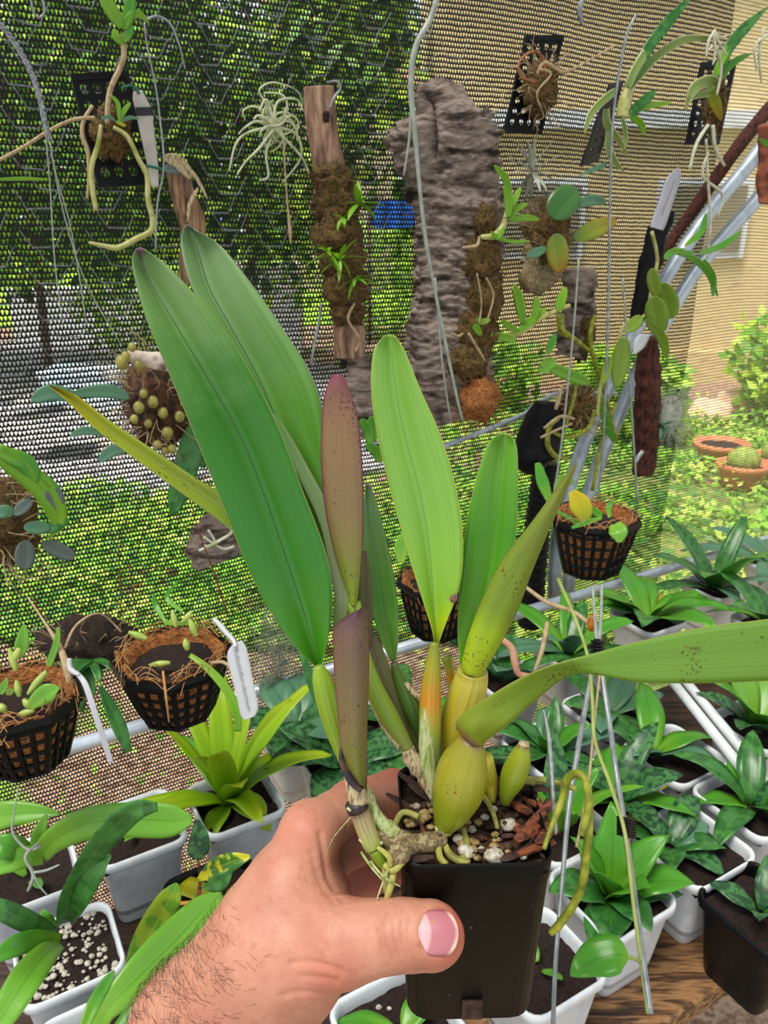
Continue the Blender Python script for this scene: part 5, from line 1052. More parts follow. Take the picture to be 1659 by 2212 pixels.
# --- left middle: bulb clump, cork triangle, far left plant
e = thing('bulb_clump', hn(340, 950, .12), 'clump of small olive bulbs under a pale bark cap, left of the big leaves', 'mounted plant')
p = hn(345, 870, .08); clump('root_mass', p, (pxr(72, p), .04, pxr(95, p)), pm('dark_rootmass', ['#0f0a07', '#3a2416', '#5c3a24', '#1c110a'], 90, .95, 1, .004), e, .3, 120, m_rtan, .04, .0005)
logm('bark_cap', [(275, 768, 10), (310, 775, 16), (350, 782, 20), (400, 790, 22)], pm('pale_cap', ['#6a5448', '#d8c9bc', '#b5a090'], 60, .8, .6), e, .12, 18, 40, .3, .6, 50, 1)
m_bulb = pm('olive_bulb', ['#6a6a2c', '#9a9248', '#7d7a34'], 60, .45, .3)
for (x, y, r_) in [(263, 783, 14), (300, 790, 11), (330, 868, 12), (352, 892, 11), (388, 900, 11), (300, 880, 12), (310, 850, 9), (362, 935, 12), (372, 970, 10), (340, 960, 9), (290, 905, 9), (398, 870, 9), (285, 750, 9), (272, 770, 10), (355, 975, 8), (320, 915, 9)]:
    p = hn(x, y, .13); MB().ell(p, (pxr(r_, p), pxr(r_, p), pxr(r_*1.15, p)), .08, 50, 12, 8).build('bulb', m_bulb, e)
for pts, hw_, mt in [([(68, 865), (110, 848), (165, 858)], 18, GR), ([(280, 860), (235, 845), (160, 850)], 15, GR), ([(152, 942), (185, 930), (235, 940)], 9, GR), ([(215, 998), (240, 975), (280, 968)], 13, GR), ([(372, 1112), (390, 1050), (415, 960), (430, 900)], 27, DK), ([(425, 905), (432, 945), (440, 1010)], 15, DK)]: hleaf('leaf', pts, hw_, mt, e, .12, prof='lance')
e = thing('cork_fragment', hn(470, 1210, .1), 'triangular pale cork fragment with looping white roots below the yellowing leaf', 'cork bark')
logm('bark', [(490, 1085, 12), (470, 1130, 34), (462, 1180, 52), (470, 1205, 56)], m_cork, e, .08, 30, 50, .25, .5, 50, 1.4)
for rows in [[(430, 1190, 3), (470, 1170, 4), (500, 1150, 3), (490, 1135, 3)], [(440, 1160, 3), (480, 1185, 3), (505, 1180, 3)], [(450, 1145, 3), (465, 1175, 3), (440, 1180, 3)]]: ht('root', rows, m_rwhite, e, .13)
e = thing('leafy_cluster', hn(60, 1250, .15), 'cluster of grey oval leaves with one long wavy bright green leaf at the left edge', 'mounted plant')
p = hn(10, 1130, .10); clump('root_mass', p, (pxr(60, p), .04, pxr(95, p)), m_moss, e, .3, 80, m_rtan, .04, .0005)
for pts, hw_, mt, pr in [([(108, 1160), (128, 1120), (95, 1060), (40, 1010), (-10, 970)], 24, VB, 'strap'), ([(78, 1045), (55, 1000), (-5, 975)], 20, FR, 'lance'), ([(138, 1110), (120, 1055), (70, 1010)], 9, FR, 'lance'), ([(52, 1230), (54, 1200), (55, 1168)], 21, GB, 'oval'), ([(162, 1205), (130, 1190), (92, 1172)], 17, GB, 'lance'), ([(52, 1138), (80, 1140), (108, 1138)], 15, GR, 'oval'), ([(-10, 1112), (10, 1105), (28, 1112)], 15, GR, 'oval'), ([(125, 1100), (118, 1075), (108, 1055)], 20, GB, 'oval'), ([(30, 1112), (50, 1095), (68, 1080)], 13, GB, 'oval'), ([(150, 1125), (125, 1130), (100, 1150)], 14, DK, 'lance')]:
    hleaf('leaf', pts, hw_, mt, e, .16, prof=pr)
# --- grey hanging moss
e = thing('hanging_moss', hn(600, 1300, .1), 'wispy grey strands of hanging moss below the largest leaf', 'moss')
mb = MB()
for k in range(240):
    x = R_.gauss(600, 26); y = R_.uniform(1290, 1480); L = R_.uniform(50, 150); pts = [hn(x+R_.uniform(-22, 22)*(j > 0), y+L*j/4, .11+R_.uniform(-.01, .01)) for j in range(5)]
    mb.tube(pts, .00022, 3, cap=False)
tag(mb.build('strands', m_graym, e), kind='stuff')
for (x, y) in [(85, 1480), (20, 1360)]: pass

# ================================================================ HANGING BASKETS
def basket(px, py, d, R, H, yaw, label, seed, wires=(), fibres=60):
    c = at(px, py, d); e = thing('hanging_basket', c-V((0, 0, H)), label, 'hanging basket'); N = 8; r = random.Random(seed)
    def ring(k, dz, sub=1):
        out = []
        for i in range(N):
            a0, a1 = yaw+2*PI*i/N, yaw+2*PI*(i+1)/N
            for s_ in range(sub): t = s_/sub; out.append(c+V((math.cos(a0)*(1-t)+math.cos(a1)*t, math.sin(a0)*(1-t)+math.sin(a1)*t, 0))*R*k+V((0, 0, dz)))
        return out
    mb = MB(); mb.loft([ring(.90, -.010), ring(.99, -.008), ring(1.02, -.004), ring(1.0, .0005), ring(.94, 0), ring(.92, -.004), ring(.88, -.012)], capa=False, capb=False); mb.build('rim', m_dark, e, smooth=False)
    mb = MB(); K = 5
    tap = lambda t: .93-.33*t**1.2
    for j in range(1, K+1):
        t = j/K; q = ring(tap(t), -H*t, 1); 
        for i in range(N): mb.tube([q[i], q[(i+1) % N]], R*.042, 4, n=2)
    for i in range(N):
        for s_ in range(3):
            f = s_/3; tb = [(ring(tap(t), -H*t)[i]*(1-f)+ring(tap(t), -H*t)[(i+1) % N]*f) for t in (0, .25, .5, .75, 1)]; mb.tube(tb, R*(.055 if s_ == 0 else .05), 4, n=6)
    b = ring(tap(1), -H); ctr = c+V((0, 0, -H-.001))
    for i in range(0, N): mb.tube([b[i], ctr], R*.04, 4, n=2)
    mb.build('lattice', m_dark, e, smooth=False)
    mb = MB(); mb.loft([ring(.60*.97, -H*.98, 3), ring(.80*.975, -H*.5, 3), ring(.93*.96, -.010, 3), ring(.90, .001, 3), ring(.80, -.003, 3), ring(.74, -.012, 3), ring(.05, -.012, 3)]); 
    mb.v = [tuple(V(p)+V((noise.noise(V(p)*150), noise.noise(V(p)*150+V((5, 5, 5))), noise.noise(V(p)*150+V((9, 2, 5)))))*.0015) for p in mb.v]; mb.build('coir_liner', m_coir, e)
    mb = MB(); mb.ell(c+V((0, 0, -.0145)), (R*.80, R*.80, .008), .2, 90, 24, 10); mb.build('soil', m_soil, e)
    mb = MB()
    for k in range(fibres):
        a = r.uniform(0, 2*PI); p = c+V((math.cos(a)*R*.86, math.sin(a)*R*.86, .001)); a2 = a+r.uniform(-.7, .7); q = c+V((math.cos(a2)*R*r.uniform(.6, 1.1), math.sin(a2)*R*r.uniform(.6, 1.1), r.uniform(-.014, .006))); m = (p+q)/2+V((0, 0, r.uniform(0, .012)))
        mb.tube([p, m, q], .00035, 4, cap=False)
    tag(mb.build('coir_fibres', m_fib, e), 'loose orange-brown coir fibres', kind='stuff')
    return e, c
m_bul = pm('green_pseudobulb', ['#7a9a3a', '#a8b85c', '#8aa840'], 50, .4, .2)
def bulbs(e, rows, d):
    for x0, y0, x1, y1, r_ in rows: ptube('pseudobulb', [(x0, y0, d, r_*.4), ((x0+x1)/2, (y0+y1)/2, d, r_), (x1, y1, d, r_*.5)], m_bul, e, 9)
bk1, c1 = basket(372, 1412, .66, .0515, .056, .25, 'black octagonal hanging basket with almost bare soil and a white tag on its rim', 1, fibres=110)
bulbs(bk1, [(278, 1365, 318, 1380, 8), (400, 1380, 405, 1405, 8), (322, 1437, 368, 1432, 8), (372, 1320, 380, 1355, 7), (408, 1335, 424, 1375, 8), (415, 1320, 395, 1345, 7)], .64)
for rows in [[(410, 1415, .635, 5), (450, 1445, .63, 8), (490, 1490, .625, 10), (512, 1540, .62, 10), (514, 1580, .62, 7)], [(355, 1345, .65, 4), (385, 1348, .65, 4), (410, 1345, .65, 3)]]: pxl('leaf', rows, VB, bk1)
pxl('leaf', [(330, 1285, .66, 2), (338, 1310, .66, 6), (358, 1345, .65, 3)], FR, bk1); pxl('leaf', [(385, 1255, .66, 2), (360, 1290, .66, 5), (395, 1320, .65, 4)], FR, bk1)
pxl('leaf', [(532, 1405, .62, 2), (525, 1430, .62, 6), (495, 1440, .625, 4)], GR, bk1); ptube('stem', [(455, 1432, .63, 4), (480, 1430, .628, 4), (497, 1440, .626, 4)], m_rtan, bk1, 7)
ptube('root', [(352, 1450, .615, 3), (358, 1500, .61, 3), (365, 1560, .62, 1.5)], m_fib, bk1, 6)
e = thing('plant_tag', at(535, 1555, .615), 'white rounded plant tag with cursive writing hanging from the middle left basket', 'plant tag')
rows = [((503, 1392), (522, 1383)), ((492, 1408), (532, 1398)), ((492, 1430), (537, 1420)), ((502, 1470), (545, 1460)), ((512, 1510), (553, 1500)), ((520, 1545), (558, 1530)), ((528, 1556), (550, 1548))]
L = [tuple(at(*a, .61)) for a, b in rows]; Q = [tuple(at(*b, .61)) for a, b in rows]; M = [tuple((V(a)+V(b))/2) for a, b in zip(L, Q)]
MB().sheet(L, M, Q, 30, .0012, 0, 3).build('tag_blade', m_tag, e)
writing('Bulbophyllum electrinum', at(508, 1402, .609), at(538, 1535, .609), .0052, e, m_pencil, .35, .0003)
ptube('tie_cord', [(462, 1337, .625, 5), (475, 1350, .622, 6), (490, 1368, .618, 6), (505, 1384, .612, 5), (509, 1398, .608, 4)], m_tag, e, 8, nz=.25, nsc=400)
bk2, c2 = basket(38, 1500, .555, .0455, .054, .1, 'black basket full of small bulbs and leaves, cut off by the left edge', 2, fibres=110)
bulbs(bk2, [(60, 1500, 100, 1450, 9), (30, 1430, 42, 1400, 9), (50, 1510, 68, 1530, 9), (35, 1470, 42, 1505, 8), (15, 1500, 30, 1490, 8), (38, 1545, 75, 1535, 9), (0, 1520, 12, 1540, 9), (20, 1400, 35, 1450, 8)], .535)
for rows in [[(128, 1485, .53, 3), (105, 1495, .53, 20), (78, 1515, .53, 16), (66, 1532, .53, 4)], [(52, 1350, .54, 4), (48, 1390, .54, 15), (42, 1420, .54, 6)], [(126, 1355, .54, 3), (122, 1390, .54, 7), (108, 1430, .54, 7), (105, 1440, .54, 3)], [(15, 1465, .53, 2), (8, 1485, .53, 9), (2, 1500, .53, 3)]]: pxl('leaf', rows, LT, bk2)
ptube('dry_stem', [(60, 1290, .57, 2), (100, 1350, .56, 3), (130, 1400, .545, 7), (145, 1450, .54, 8), (148, 1475, .54, 5)], m_rtan, bk2, 8)
ptube('dry_stem', [(140, 1400, .545, 3), (165, 1350, .55, 3), (215, 1325, .56, 2), (262, 1365, .57, 2)], m_rtan, bk2, 6)
e = thing('plant_tag', at(230, 1640, .52), 'narrow grey-white tag hanging edge-on from the left edge basket', 'plant tag')
pxl('tag_blade', [(240, 1648, .52, 5), (228, 1610, .52, 6), (205, 1540, .52, 6), (185, 1480, .525, 6), (170, 1458, .53, 5)], m_tagg, e, 0, 0); ptube('tie_cord', [(150, 1422, .535, 5), (152, 1445, .533, 6), (172, 1458, .53, 5)], m_tag, e, 8, nz=.3, nsc=400)
bk3, c3 = basket(1284, 1112, .86, .0515, .066, .3, 'black hanging basket with a yellow leaf in front of the pipes', 3)
for rows in [[(1235, 1062, .84, 8), (1250, 1085, .84, 22), (1260, 1110, .84, 20), (1262, 1135, .84, 4)], [(1338, 1172, .80, 5), (1336, 1150, .80, 20), (1328, 1132, .81, 12)]]: pxl('leaf', rows, YE if rows[0][0] < 1300 else LT, bk3)
for rows in [[(1205, 1105, .83, 3), (1240, 1125, .83, 5), (1250, 1135, .83, 3)], [(1235, 1140, .82, 3), (1270, 1128, .82, 6), (1300, 1118, .82, 3)], [(1325, 1082, .84, 3), (1315, 1095, .84, 6), (1316, 1118, .83, 3)], [(1300, 1115, .83, 4), (1285, 1105, .84, 9), (1275, 1095, .84, 4)], [(1160, 1000, .86, 5), (1172, 1040, .86, 13), (1188, 1085, .86, 6)]]: pxl('leaf', rows, FR, bk3)
bk4, c4 = basket(945, 1250, .98, .0525, .074, .2, 'black basket half hidden behind the pale upright leaf at the centre', 4)
for (x, y, z, h_) in [(870, 1190, .98, 16)]: pxl('leaf', [(872, 1150, .98, 4), (868, 1180, .98, 16), (866, 1215, .98, 8)], LT, bk4)
# dark coir mound behind the two left baskets
e = thing('hanging_basket', at(185, 1420, .80), 'dark root-filled basket in the shade between the two left baskets', 'hanging basket')
clump('root_mass', at(190, 1385, .80), (.048, .03, .028), pm('black_rootmass', ['#0a0705', '#24170f', '#3a2618'], 120, .95, 1, .004), e, .3, 60, m_rtan, .03, .0004)
for k in range(16):
    MB().leaf(at(190+R_.uniform(-20, 20), 1425, .76), R_.uniform(-2.6, -.4), R_.uniform(-.6, .4), R_.uniform(.03, .06), .009, .9, .2, 9, 'strap').build('leaf', DK, e)
e = thing('hanging_leafy_cane', at(250, 1620, .7), 'dark green jagged cane hanging between the two left baskets', 'plant')
pxl('leaf', [(215, 1480, .70, 4), (235, 1520, .70, 12), (258, 1570, .70, 15), (278, 1625, .70, 8)], DK, e); pxl('leaf', [(650, 1405, .8, 4), (665, 1450, .8, 10), (690, 1510, .8, 12), (720, 1570, .8, 6)], DK, e)

# ================================================================ WIRES
m_cable = pm('twisted_cable', ['#5f646a', '#a3a8ad'], 300, .4, .3, metal=.5)
A = [hn(x, y, .14) for x, y in [(-20, 30), (20, 75), (60, 140), (85, 205), (98, 268), (108, 300)]]
mb = MB(); AA = cr([tuple(p) for p in A], 80)
for s_ in range(3):
    mb.tube([V(a)+V((math.cos(i*.7+s_*2.1), 0, math.sin(i*.7+s_*2.1)))*.0014 for i, a in enumerate(AA)], .0015, 6, n=80)
tag(mb.build('twisted_cable', m_cable), 'thick twisted grey cable coming down from the top left corner', 'cable')
for k, (rows, lb) in enumerate([
    ([(96, 260, 2), (108, 400, 2), (118, 560, 2), (135, 700, 1.5)], 'thin wire below the twisted cable, leftmost of its three strands'),
    ([(104, 270, 2.5), (118, 370, 2), (148, 500, 2), (190, 620, 2), (262, 745, 1.5)], 'thin wire below the twisted cable, longest strand slanting to the bulb clump'),
    ([(100, 268, 2), (122, 380, 2), (150, 480, 2), (172, 600, 2), (185, 690, 1.5)], 'thin wire below the twisted cable, middle strand')]): wire(rows, lb, m_thinn, .14)
wire([(312, 48, 3), (318, 100, 3), (335, 180, 3), (346, 260, 3), (354, 360, 3), (340, 440, 3), (336, 545, 3)], 'straight grey wire passing the right side of the dusty tag', None, .10)
wire([(400, 150, 2), (388, 100, 3), (368, 52, 4), (340, 35, 4), (318, 42, 4)], 'dark bent wire hook joined to the top of the wire by the left plate', None, .10)
wire([(66, -10, 4), (72, 25, 4), (85, 38, 4), (96, 25, 4), (90, -10, 4)], 'small wire loop hanging at the top edge, far left', None, .12)
wire([(948, -20, 9), (930, 40, 9), (902, 90, 9), (890, 140, 9), (888, 200, 9), (893, 260, 8), (900, 330, 7), (908, 420, 6), (920, 520, 6), (938, 620, 5), (960, 730, 5), (985, 850, 4), (1000, 910, 3)], 'thick pale wire running down across the face of the cork slab', m_thinn, .20, seg=8)
wire([(888, 215, 4), (884, 300, 4), (872, 380, 3)], 'short pale wire branching off the thick wire at the top of the cork slab', m_thinn, .19)
wire([(940, 600, 3), (955, 780, 3), (975, 920, 2)], 'thin faint wire behind the thick wire over the cork slab', m_thinn, .16)
wire([(1375, 30, 4), (1350, 90, 4), (1325, 250, 4), (1318, 420, 4), (1315, 600, 4), (1310, 800, 4), (1300, 1000, 3), (1290, 1080, 3)], 'long wire holding the right basket, passing the grassy plant', m_thinw, .13)
wire([(1250, 560, 3), (1240, 700, 3), (1225, 850, 3), (1210, 980, 3), (1195, 1075, 3)], 'wire going down to the left side of the right basket', m_thinn, .13)
wire([(1345, 600, 3), (1352, 700, 3), (1365, 900, 3), (1378, 1090, 3)], 'wire going down to the right side of the right basket', m_thinn, .13)
wire([(1260, -10, 6), (1252, 25, 8), (1258, 55, 4)], 'dark bent wire end hanging at the top edge, upper right', m_thinw, .12)
wire([(695, 655, 5), (688, 700, 5), (680, 740, 5), (672, 790, 4)], 'short pale metal rod left of the mossy log', m_thinw, .03)
wire([(255, 1180, 2), (262, 1300, 2), (255, 1360, 2)], 'thin dark wire down to the left side of the middle left basket', m_bark, .13)
wire([(280, 1220, 2), (290, 1300, 2), (302, 1330, 2)], 'thin brown twig above the middle left basket', m_bark, .13)
wire([(395, 1020, 2), (430, 1150, 2), (460, 1230, 3), (492, 1330, 3)], 'thin rusty wire down to the tagged rim of the middle left basket', m_bark, .14)
wire([(55, 1250, 2), (90, 1330, 2), (120, 1390, 3)], 'thin brown wire above the left edge basket', m_bark, .2)
# right-hand hangers: splice, strands
def pwire(rows, label, mat, name='hanging_wire', cat='wire'): return tag(ptube(name, rows, mat, None, 8), label, cat)
pwire([(1280, 1265, .66, 3), (1285, 1330, .64, 4), (1290, 1400, .62, 5)], 'faint clear line above the black wire splice on the right', m_thinn)
pwire([(1300, 1262, .66, 3), (1298, 1330, .64, 4), (1293, 1400, .62, 5)], 'second clear line meeting at the black wire splice on the right', m_thinn)
pwire([(1288, 1395, .62, 4), (1278, 1460, .60, 6), (1262, 1540, .58, 6), (1245, 1640, .55, 6), (1228, 1750, .53, 6), (1215, 1900, .50, 5), (1200, 2080, .47, 5), (1194, 2240, .45, 5)], 'straight grey wire running down from the splice beside the held pot', m_thinw)
pwire([(1293, 1395, .62, 4), (1302, 1470, .60, 6), (1316, 1560, .58, 6), (1330, 1660, .55, 6), (1350, 1790, .53, 7), (1372, 1950, .49, 7), (1390, 2080, .46, 7), (1405, 2190, .44, 7)], 'straight pale wire running down from the splice to the bench board', m_thinw)
pwire([(1296, 1450, .60, 3), (1284, 1560, .58, 3), (1270, 1700, .55, 3), (1245, 1830, .53, 3)], 'thin brownish stem beside the grey wires on the right', m_rtan, 'dry_stem', 'stem')
e = thing('wire_splice', at(1291, 1440, .615), 'black wrapped wire splice where the right-hand wires meet', 'wire knot')
for y in range(1385, 1450, 7): ptube('wrap', [(1278, y, .612, 3), (1292, y+3, .606, 4), (1304, y, .612, 3)], m_dark, e, 6)
ptube('wrap_core', [(1290, 1380, .615, 8), (1290, 1450, .612, 8)], m_dark, e, 8)
e = thing('wire_tie', at(1350, 1790, .52), 'black wire tie wound round the right-hand wires above the rosette', 'wire knot')
for y in range(1765, 1805, 6): ptube('wrap', [(1334, y, .53, 3), (1352, y+4, .522, 4), (1372, y+8, .53, 3)], m_dark, e, 6)
e = thing('resin_lump', at(1280, 1340, .64), 'amber lump on the brown stem right above the wire splice', 'resin'); MB().ell(at(1280, 1345, .645), (.004, .004, .008), .4, 120, 12, 8).build('lump', pm('amber', ['#8a4a10', '#c2741a'], 90, .4, .3), e)
e = thing('bent_root', at(1120, 1460, .7), 'smooth pinkish brown root bent into a hook in front of the back pots', 'root')
ptube('root', [(1085, 1382, .74, 7), (1105, 1400, .74, 8), (1112, 1430, .74, 8), (1120, 1455, .74, 7), (1145, 1462, .745, 6), (1160, 1480, .77, 5)], pm('pinkish_root', ['#a8755c', '#c29a80'], 40, .5, .2), e, 9)
ptube('root', [(1125, 1260, .80, 4), (1180, 1300, .78, 5), (1235, 1320, .76, 5), (1270, 1345, .75, 5)], m_rtan, e, 8)
ptube('root', [(1182, 1345, .74, 5), (1172, 1400, .72, 5), (1155, 1450, .72, 4)], m_rtan, e, 8)

# ================================================================ THE GARDEN BEYOND THE NET
def grd(name, stops, scale, mottles, rough=.9):
    t = NT(name); ob = t.n('ShaderNodeTexCoord').outputs['Object']; c = t.ramp(t.noise(ob, scale, 8, .65), stops)
    for sc, lo_, colr in mottles:
        c = t.mix(t.math('MULTIPLY', t.math('SUBTRACT', t.noise(ob, sc, 4), lo_), 14, clamp=True), c, colr)
    t.l(c, t.b.inputs['Base Color']); t.b.inputs['Roughness'].default_value = rough; t.bump(t.noise(ob, scale*2, 6), .8, .03); return t.m
m_mulch = grd('mulch_ground', [(.3, '#3c2a20'), (.45, '#8a6a54'), (.55, '#b59a84'), (.65, '#6a4a3a'), (.8, '#c9b29c')], 22, [(2.2, .56, '#7a9a3a'), (9, .62, '#5c8a2c')])
m_gravel = grd('gravel_path', [(.3, '#3f4248'), (.45, '#8c8c92'), (.55, '#c9c6c4'), (.65, '#9a8f88'), (.8, '#eceae8')], 12, [(1.1, .55, '#2c3034'), (1.7, .6, '#d8c9b8'), (3, .64, '#6a9a30')])  # broad dark mottle paints shadow bands onto the gravel
m_lawn = grd('lawn', [(.3, '#4f8a1c'), (.5, '#8fc22e'), (.65, '#a8d83a'), (.8, '#5c9a24')], 9, [(1.4, .6, '#b5d84a')])
m_bed = grd('planted_bed', [(.3, '#2c3f18'), (.5, '#6a8a30'), (.65, '#a89a6a'), (.8, '#4c6a24')], 14, [(1.2, .6, '#8a6a4c')])
def slab(name, pts, z, mat):
    mb = MB(); n = len(pts); mb.add([(p[0], p[1], z) for p in pts]+[(p[0], p[1], z-.05) for p in pts], [tuple(range(n)), tuple(range(2*n-1, n-1, -1))]+[(i, n+i, n+(i+1) % n, (i+1) % n) for i in range(n)])
    return tag(mb.build(name, mat, smooth=False), kind='structure')
mb = MB(); mb.add([(-40, -2, 0), (40, -2, 0), (40, 60, 0), (-40, 60, 0)], [(0, 1, 2, 3)])
tag(mb.build('floor', m_mulch, smooth=False), kind='structure')
slab('trim_1', [(-8, 4.6), (-1.2, 4.4), (.2, 5.4), (-.4, 9.5), (-3, 12), (-14, 12)], .03, m_gravel)
mb = MB(); mb.add([(-20, 14.5, .02), (5, 14.5, .02), (5, 40, 1.7), (-20, 40, 1.7), (-20, 14.5, -.1), (5, 14.5, -.1), (5, 40, -.1), (-20, 40, -.1)], [(0, 1, 2, 3), (7, 6, 5, 4), (0, 4, 5, 1), (1, 5, 6, 2), (2, 6, 7, 3), (3, 7, 4, 0)])
tag(mb.build('trim_2', m_lawn, smooth=False), kind='structure')
slab('trim_3', [(.5, 2.2), (9, 2.2), (9, 7.4), (1.3, 7.4), (.9, 5)], .035, m_bed)
slab('trim_4', [(-4, 2.95), (-.2, 2.7), (.3, 4.0), (-1.2, 4.5), (-6, 4.7)], .04, m_bed)
m_gl = [lm('cover_leaf_bright', [(0, '#9ad83c'), (1, '#6fb028')], rib=None, transl=.35, rough=.5), lm('cover_leaf_lime', [(0, '#cfe86a'), (1, '#a3cc3c')], rib=None, transl=.35, rough=.5), lm('cover_leaf_deep', [(0, '#4a8a2c'), (1, '#356a20')], rib=None, transl=.25, rough=.5)]
def quads(mb, p, s_, r, ty=-.3, tz=1):
    n_ = V((r.gauss(0, .6), r.gauss(0, .6)+ty, tz)).normalized(); a = n_.orthogonal().normalized(); b = n_.cross(a); th = r.uniform(0, 6.28); a, b = a*math.cos(th)+b*math.sin(th), b*math.cos(th)-a*math.sin(th)
    mb.add([p-a*s_, p+b*s_*.5-n_*s_*.15, p+a*s_, p-b*s_*.5-n_*s_*.15], [(0, 1, 2, 3)])
def cover(label, xs, ys, n, mats, s_, hmax, test=None, seed=5, name='ground_cover'):
    r = random.Random(seed)
    for k, m in enumerate(mats):
        mb = MB()
        for i in range(n//len(mats)):
            x, y = r.uniform(*xs), r.uniform(*ys)
            if test and not test(x, y): continue
            if noise.noise(V((x*1.6, y*1.6, 3))) < -.18: continue
            quads(mb, V((x, y, r.uniform(.03, hmax)*(.5+.8*noise.noise(V((x*2, y*2, k))))+.03)), s_*r.uniform(.6, 1.3), r)
        tag(mb.build(name, m), label[k], 'ground plants', kind='stuff')
cover(['bright low leafy ground plants seen through the lower left of the net', 'pale lime low ground plants seen through the lower left of the net', 'deep green low ground plants seen through the lower left of the net'], (-3.2, .9), (2.75, 4.6), 16000, m_gl, .026, .22)
cover(['bright green ground plants in the sunny bed right of the baskets', 'pale lime ground plants in the sunny bed right of the baskets', 'deep green ground plants in the sunny bed right of the baskets'], (.35, 4.2), (2.2, 7.2), 22000, [m_gl[0], m_gl[1], m_gl[2]], .03, .2, lambda x, y: x > .35+.02*y, 9)
cover(['scattered green weeds in the mulch behind the bench', 'scattered pale weeds in the mulch behind the bench'], (-2, .8), (1.3, 2.8), 900, m_gl[:2], .018, .06, None, 15, 'weeds')
m_br = pm('trunk_bark', ['#2c2018', '#5c4a3a', '#8a7a6a'], 12, .9, .8, .01)
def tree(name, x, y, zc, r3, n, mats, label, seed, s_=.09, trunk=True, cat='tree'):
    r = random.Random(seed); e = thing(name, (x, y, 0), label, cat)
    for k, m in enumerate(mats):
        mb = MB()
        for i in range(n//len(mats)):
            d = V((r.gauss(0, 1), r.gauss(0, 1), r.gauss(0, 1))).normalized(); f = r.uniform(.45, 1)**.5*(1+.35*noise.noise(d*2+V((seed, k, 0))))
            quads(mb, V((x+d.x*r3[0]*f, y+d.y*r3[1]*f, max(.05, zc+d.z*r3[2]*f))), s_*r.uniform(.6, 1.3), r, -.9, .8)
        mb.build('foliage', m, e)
    if trunk:
        MB().tube([V((x, y, 0)), V((x+.05, y, zc*.5)), V((x-.05, y, zc))], [.05, .04, .03], 10).build('trunk', m_br, e)
m_tl = [lm('tree_leaf_sun', [(0, '#c4e84a'), (1, '#9ccc34')], rib=None, transl=.4, rough=.5), lm('tree_leaf_mid', [(0, '#6fa82c'), (1, '#4c8a20')], rib=None, transl=.35, rough=.5), lm('tree_leaf_dark', [(0, '#2f5a1c'), (1, '#1f4414')], rib=None, transl=.15, rough=.5)]  # one leaf in sunlit, middle and shaded tones, the light put into the colour
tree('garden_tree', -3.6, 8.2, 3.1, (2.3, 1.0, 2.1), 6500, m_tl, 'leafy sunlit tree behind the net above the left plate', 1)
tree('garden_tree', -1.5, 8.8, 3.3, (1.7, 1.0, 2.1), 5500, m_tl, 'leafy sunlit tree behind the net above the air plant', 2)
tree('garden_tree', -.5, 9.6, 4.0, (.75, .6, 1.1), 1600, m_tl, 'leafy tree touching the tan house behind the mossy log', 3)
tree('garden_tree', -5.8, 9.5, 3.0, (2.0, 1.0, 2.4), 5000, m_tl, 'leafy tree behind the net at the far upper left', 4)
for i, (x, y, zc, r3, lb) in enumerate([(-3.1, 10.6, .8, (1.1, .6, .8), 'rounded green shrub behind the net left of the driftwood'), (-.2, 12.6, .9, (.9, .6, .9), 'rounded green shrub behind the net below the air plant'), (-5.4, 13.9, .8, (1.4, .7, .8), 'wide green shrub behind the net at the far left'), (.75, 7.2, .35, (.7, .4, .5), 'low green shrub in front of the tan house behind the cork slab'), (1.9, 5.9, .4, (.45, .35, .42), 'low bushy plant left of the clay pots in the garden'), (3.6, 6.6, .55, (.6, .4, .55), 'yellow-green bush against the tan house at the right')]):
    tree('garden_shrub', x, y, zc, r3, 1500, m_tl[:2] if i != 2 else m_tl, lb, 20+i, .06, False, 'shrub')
# far hedge
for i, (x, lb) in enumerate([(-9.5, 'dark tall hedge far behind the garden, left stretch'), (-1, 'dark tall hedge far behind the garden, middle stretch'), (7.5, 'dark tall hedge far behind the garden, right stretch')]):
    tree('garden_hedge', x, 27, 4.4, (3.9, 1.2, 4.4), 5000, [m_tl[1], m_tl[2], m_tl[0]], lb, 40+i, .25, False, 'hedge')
# tan house
m_wall = pm('tan_siding', ['#b09a70', '#dcc694', '#c4ae80'], 5, .8, .3, .01, stretch=(1, 1, 12))
m_trimw = pm('pale_trim', ['#b9bec4', '#dde1e4'], 3, .6, 0); m_glass = pm('dark_window_glass', ['#6a6450', '#8a8268'], 2, .25, 0); m_roof = pm('pink_roof_tile', ['#c9907a', '#e0b09c'], 6, .8, .4, .01); m_brw = pm('brown_shutter', ['#5c3420', '#8a5434'], 5, .7, .2)
e = thing('tan_house', (4, 9, 0), 'tan house with sunlit siding beyond the net on the right', 'house')
def bx(nm, x0, x1, y0, y1, z0_, z1_, m): return MB().box(V(((x0+x1)/2, (y0+y1)/2, (z0_+z1_)/2)), (x1-x0, y1-y0, z1_-z0_)).build(nm, m, e, smooth=False)
bx('wall', .5, 8.5, 8.8, 12, 0, 4.6, m_wall)
bx('gutter', .4, 8.5, 8.66, 8.8, 2.62, 2.78, m_trimw)
for x0, z0_ in ((1.15, 1.35), (2.9, 1.35)):
    w_ = bx('window', x0, x0+1.0, 8.74, 8.82, z0_, z0_+.8, m_trimw); MB().box(V((x0+.5, 8.73, z0_+.4)), (.86, .03, .66)).build('pane', m_glass, w_, smooth=False)
bx('shutter', .75, 1.1, 8.74, 8.82, 1.7, 2.5, m_brw); bx('base_band', .45, 8.5, 8.74, 8.82, 0, .35, m_wall)
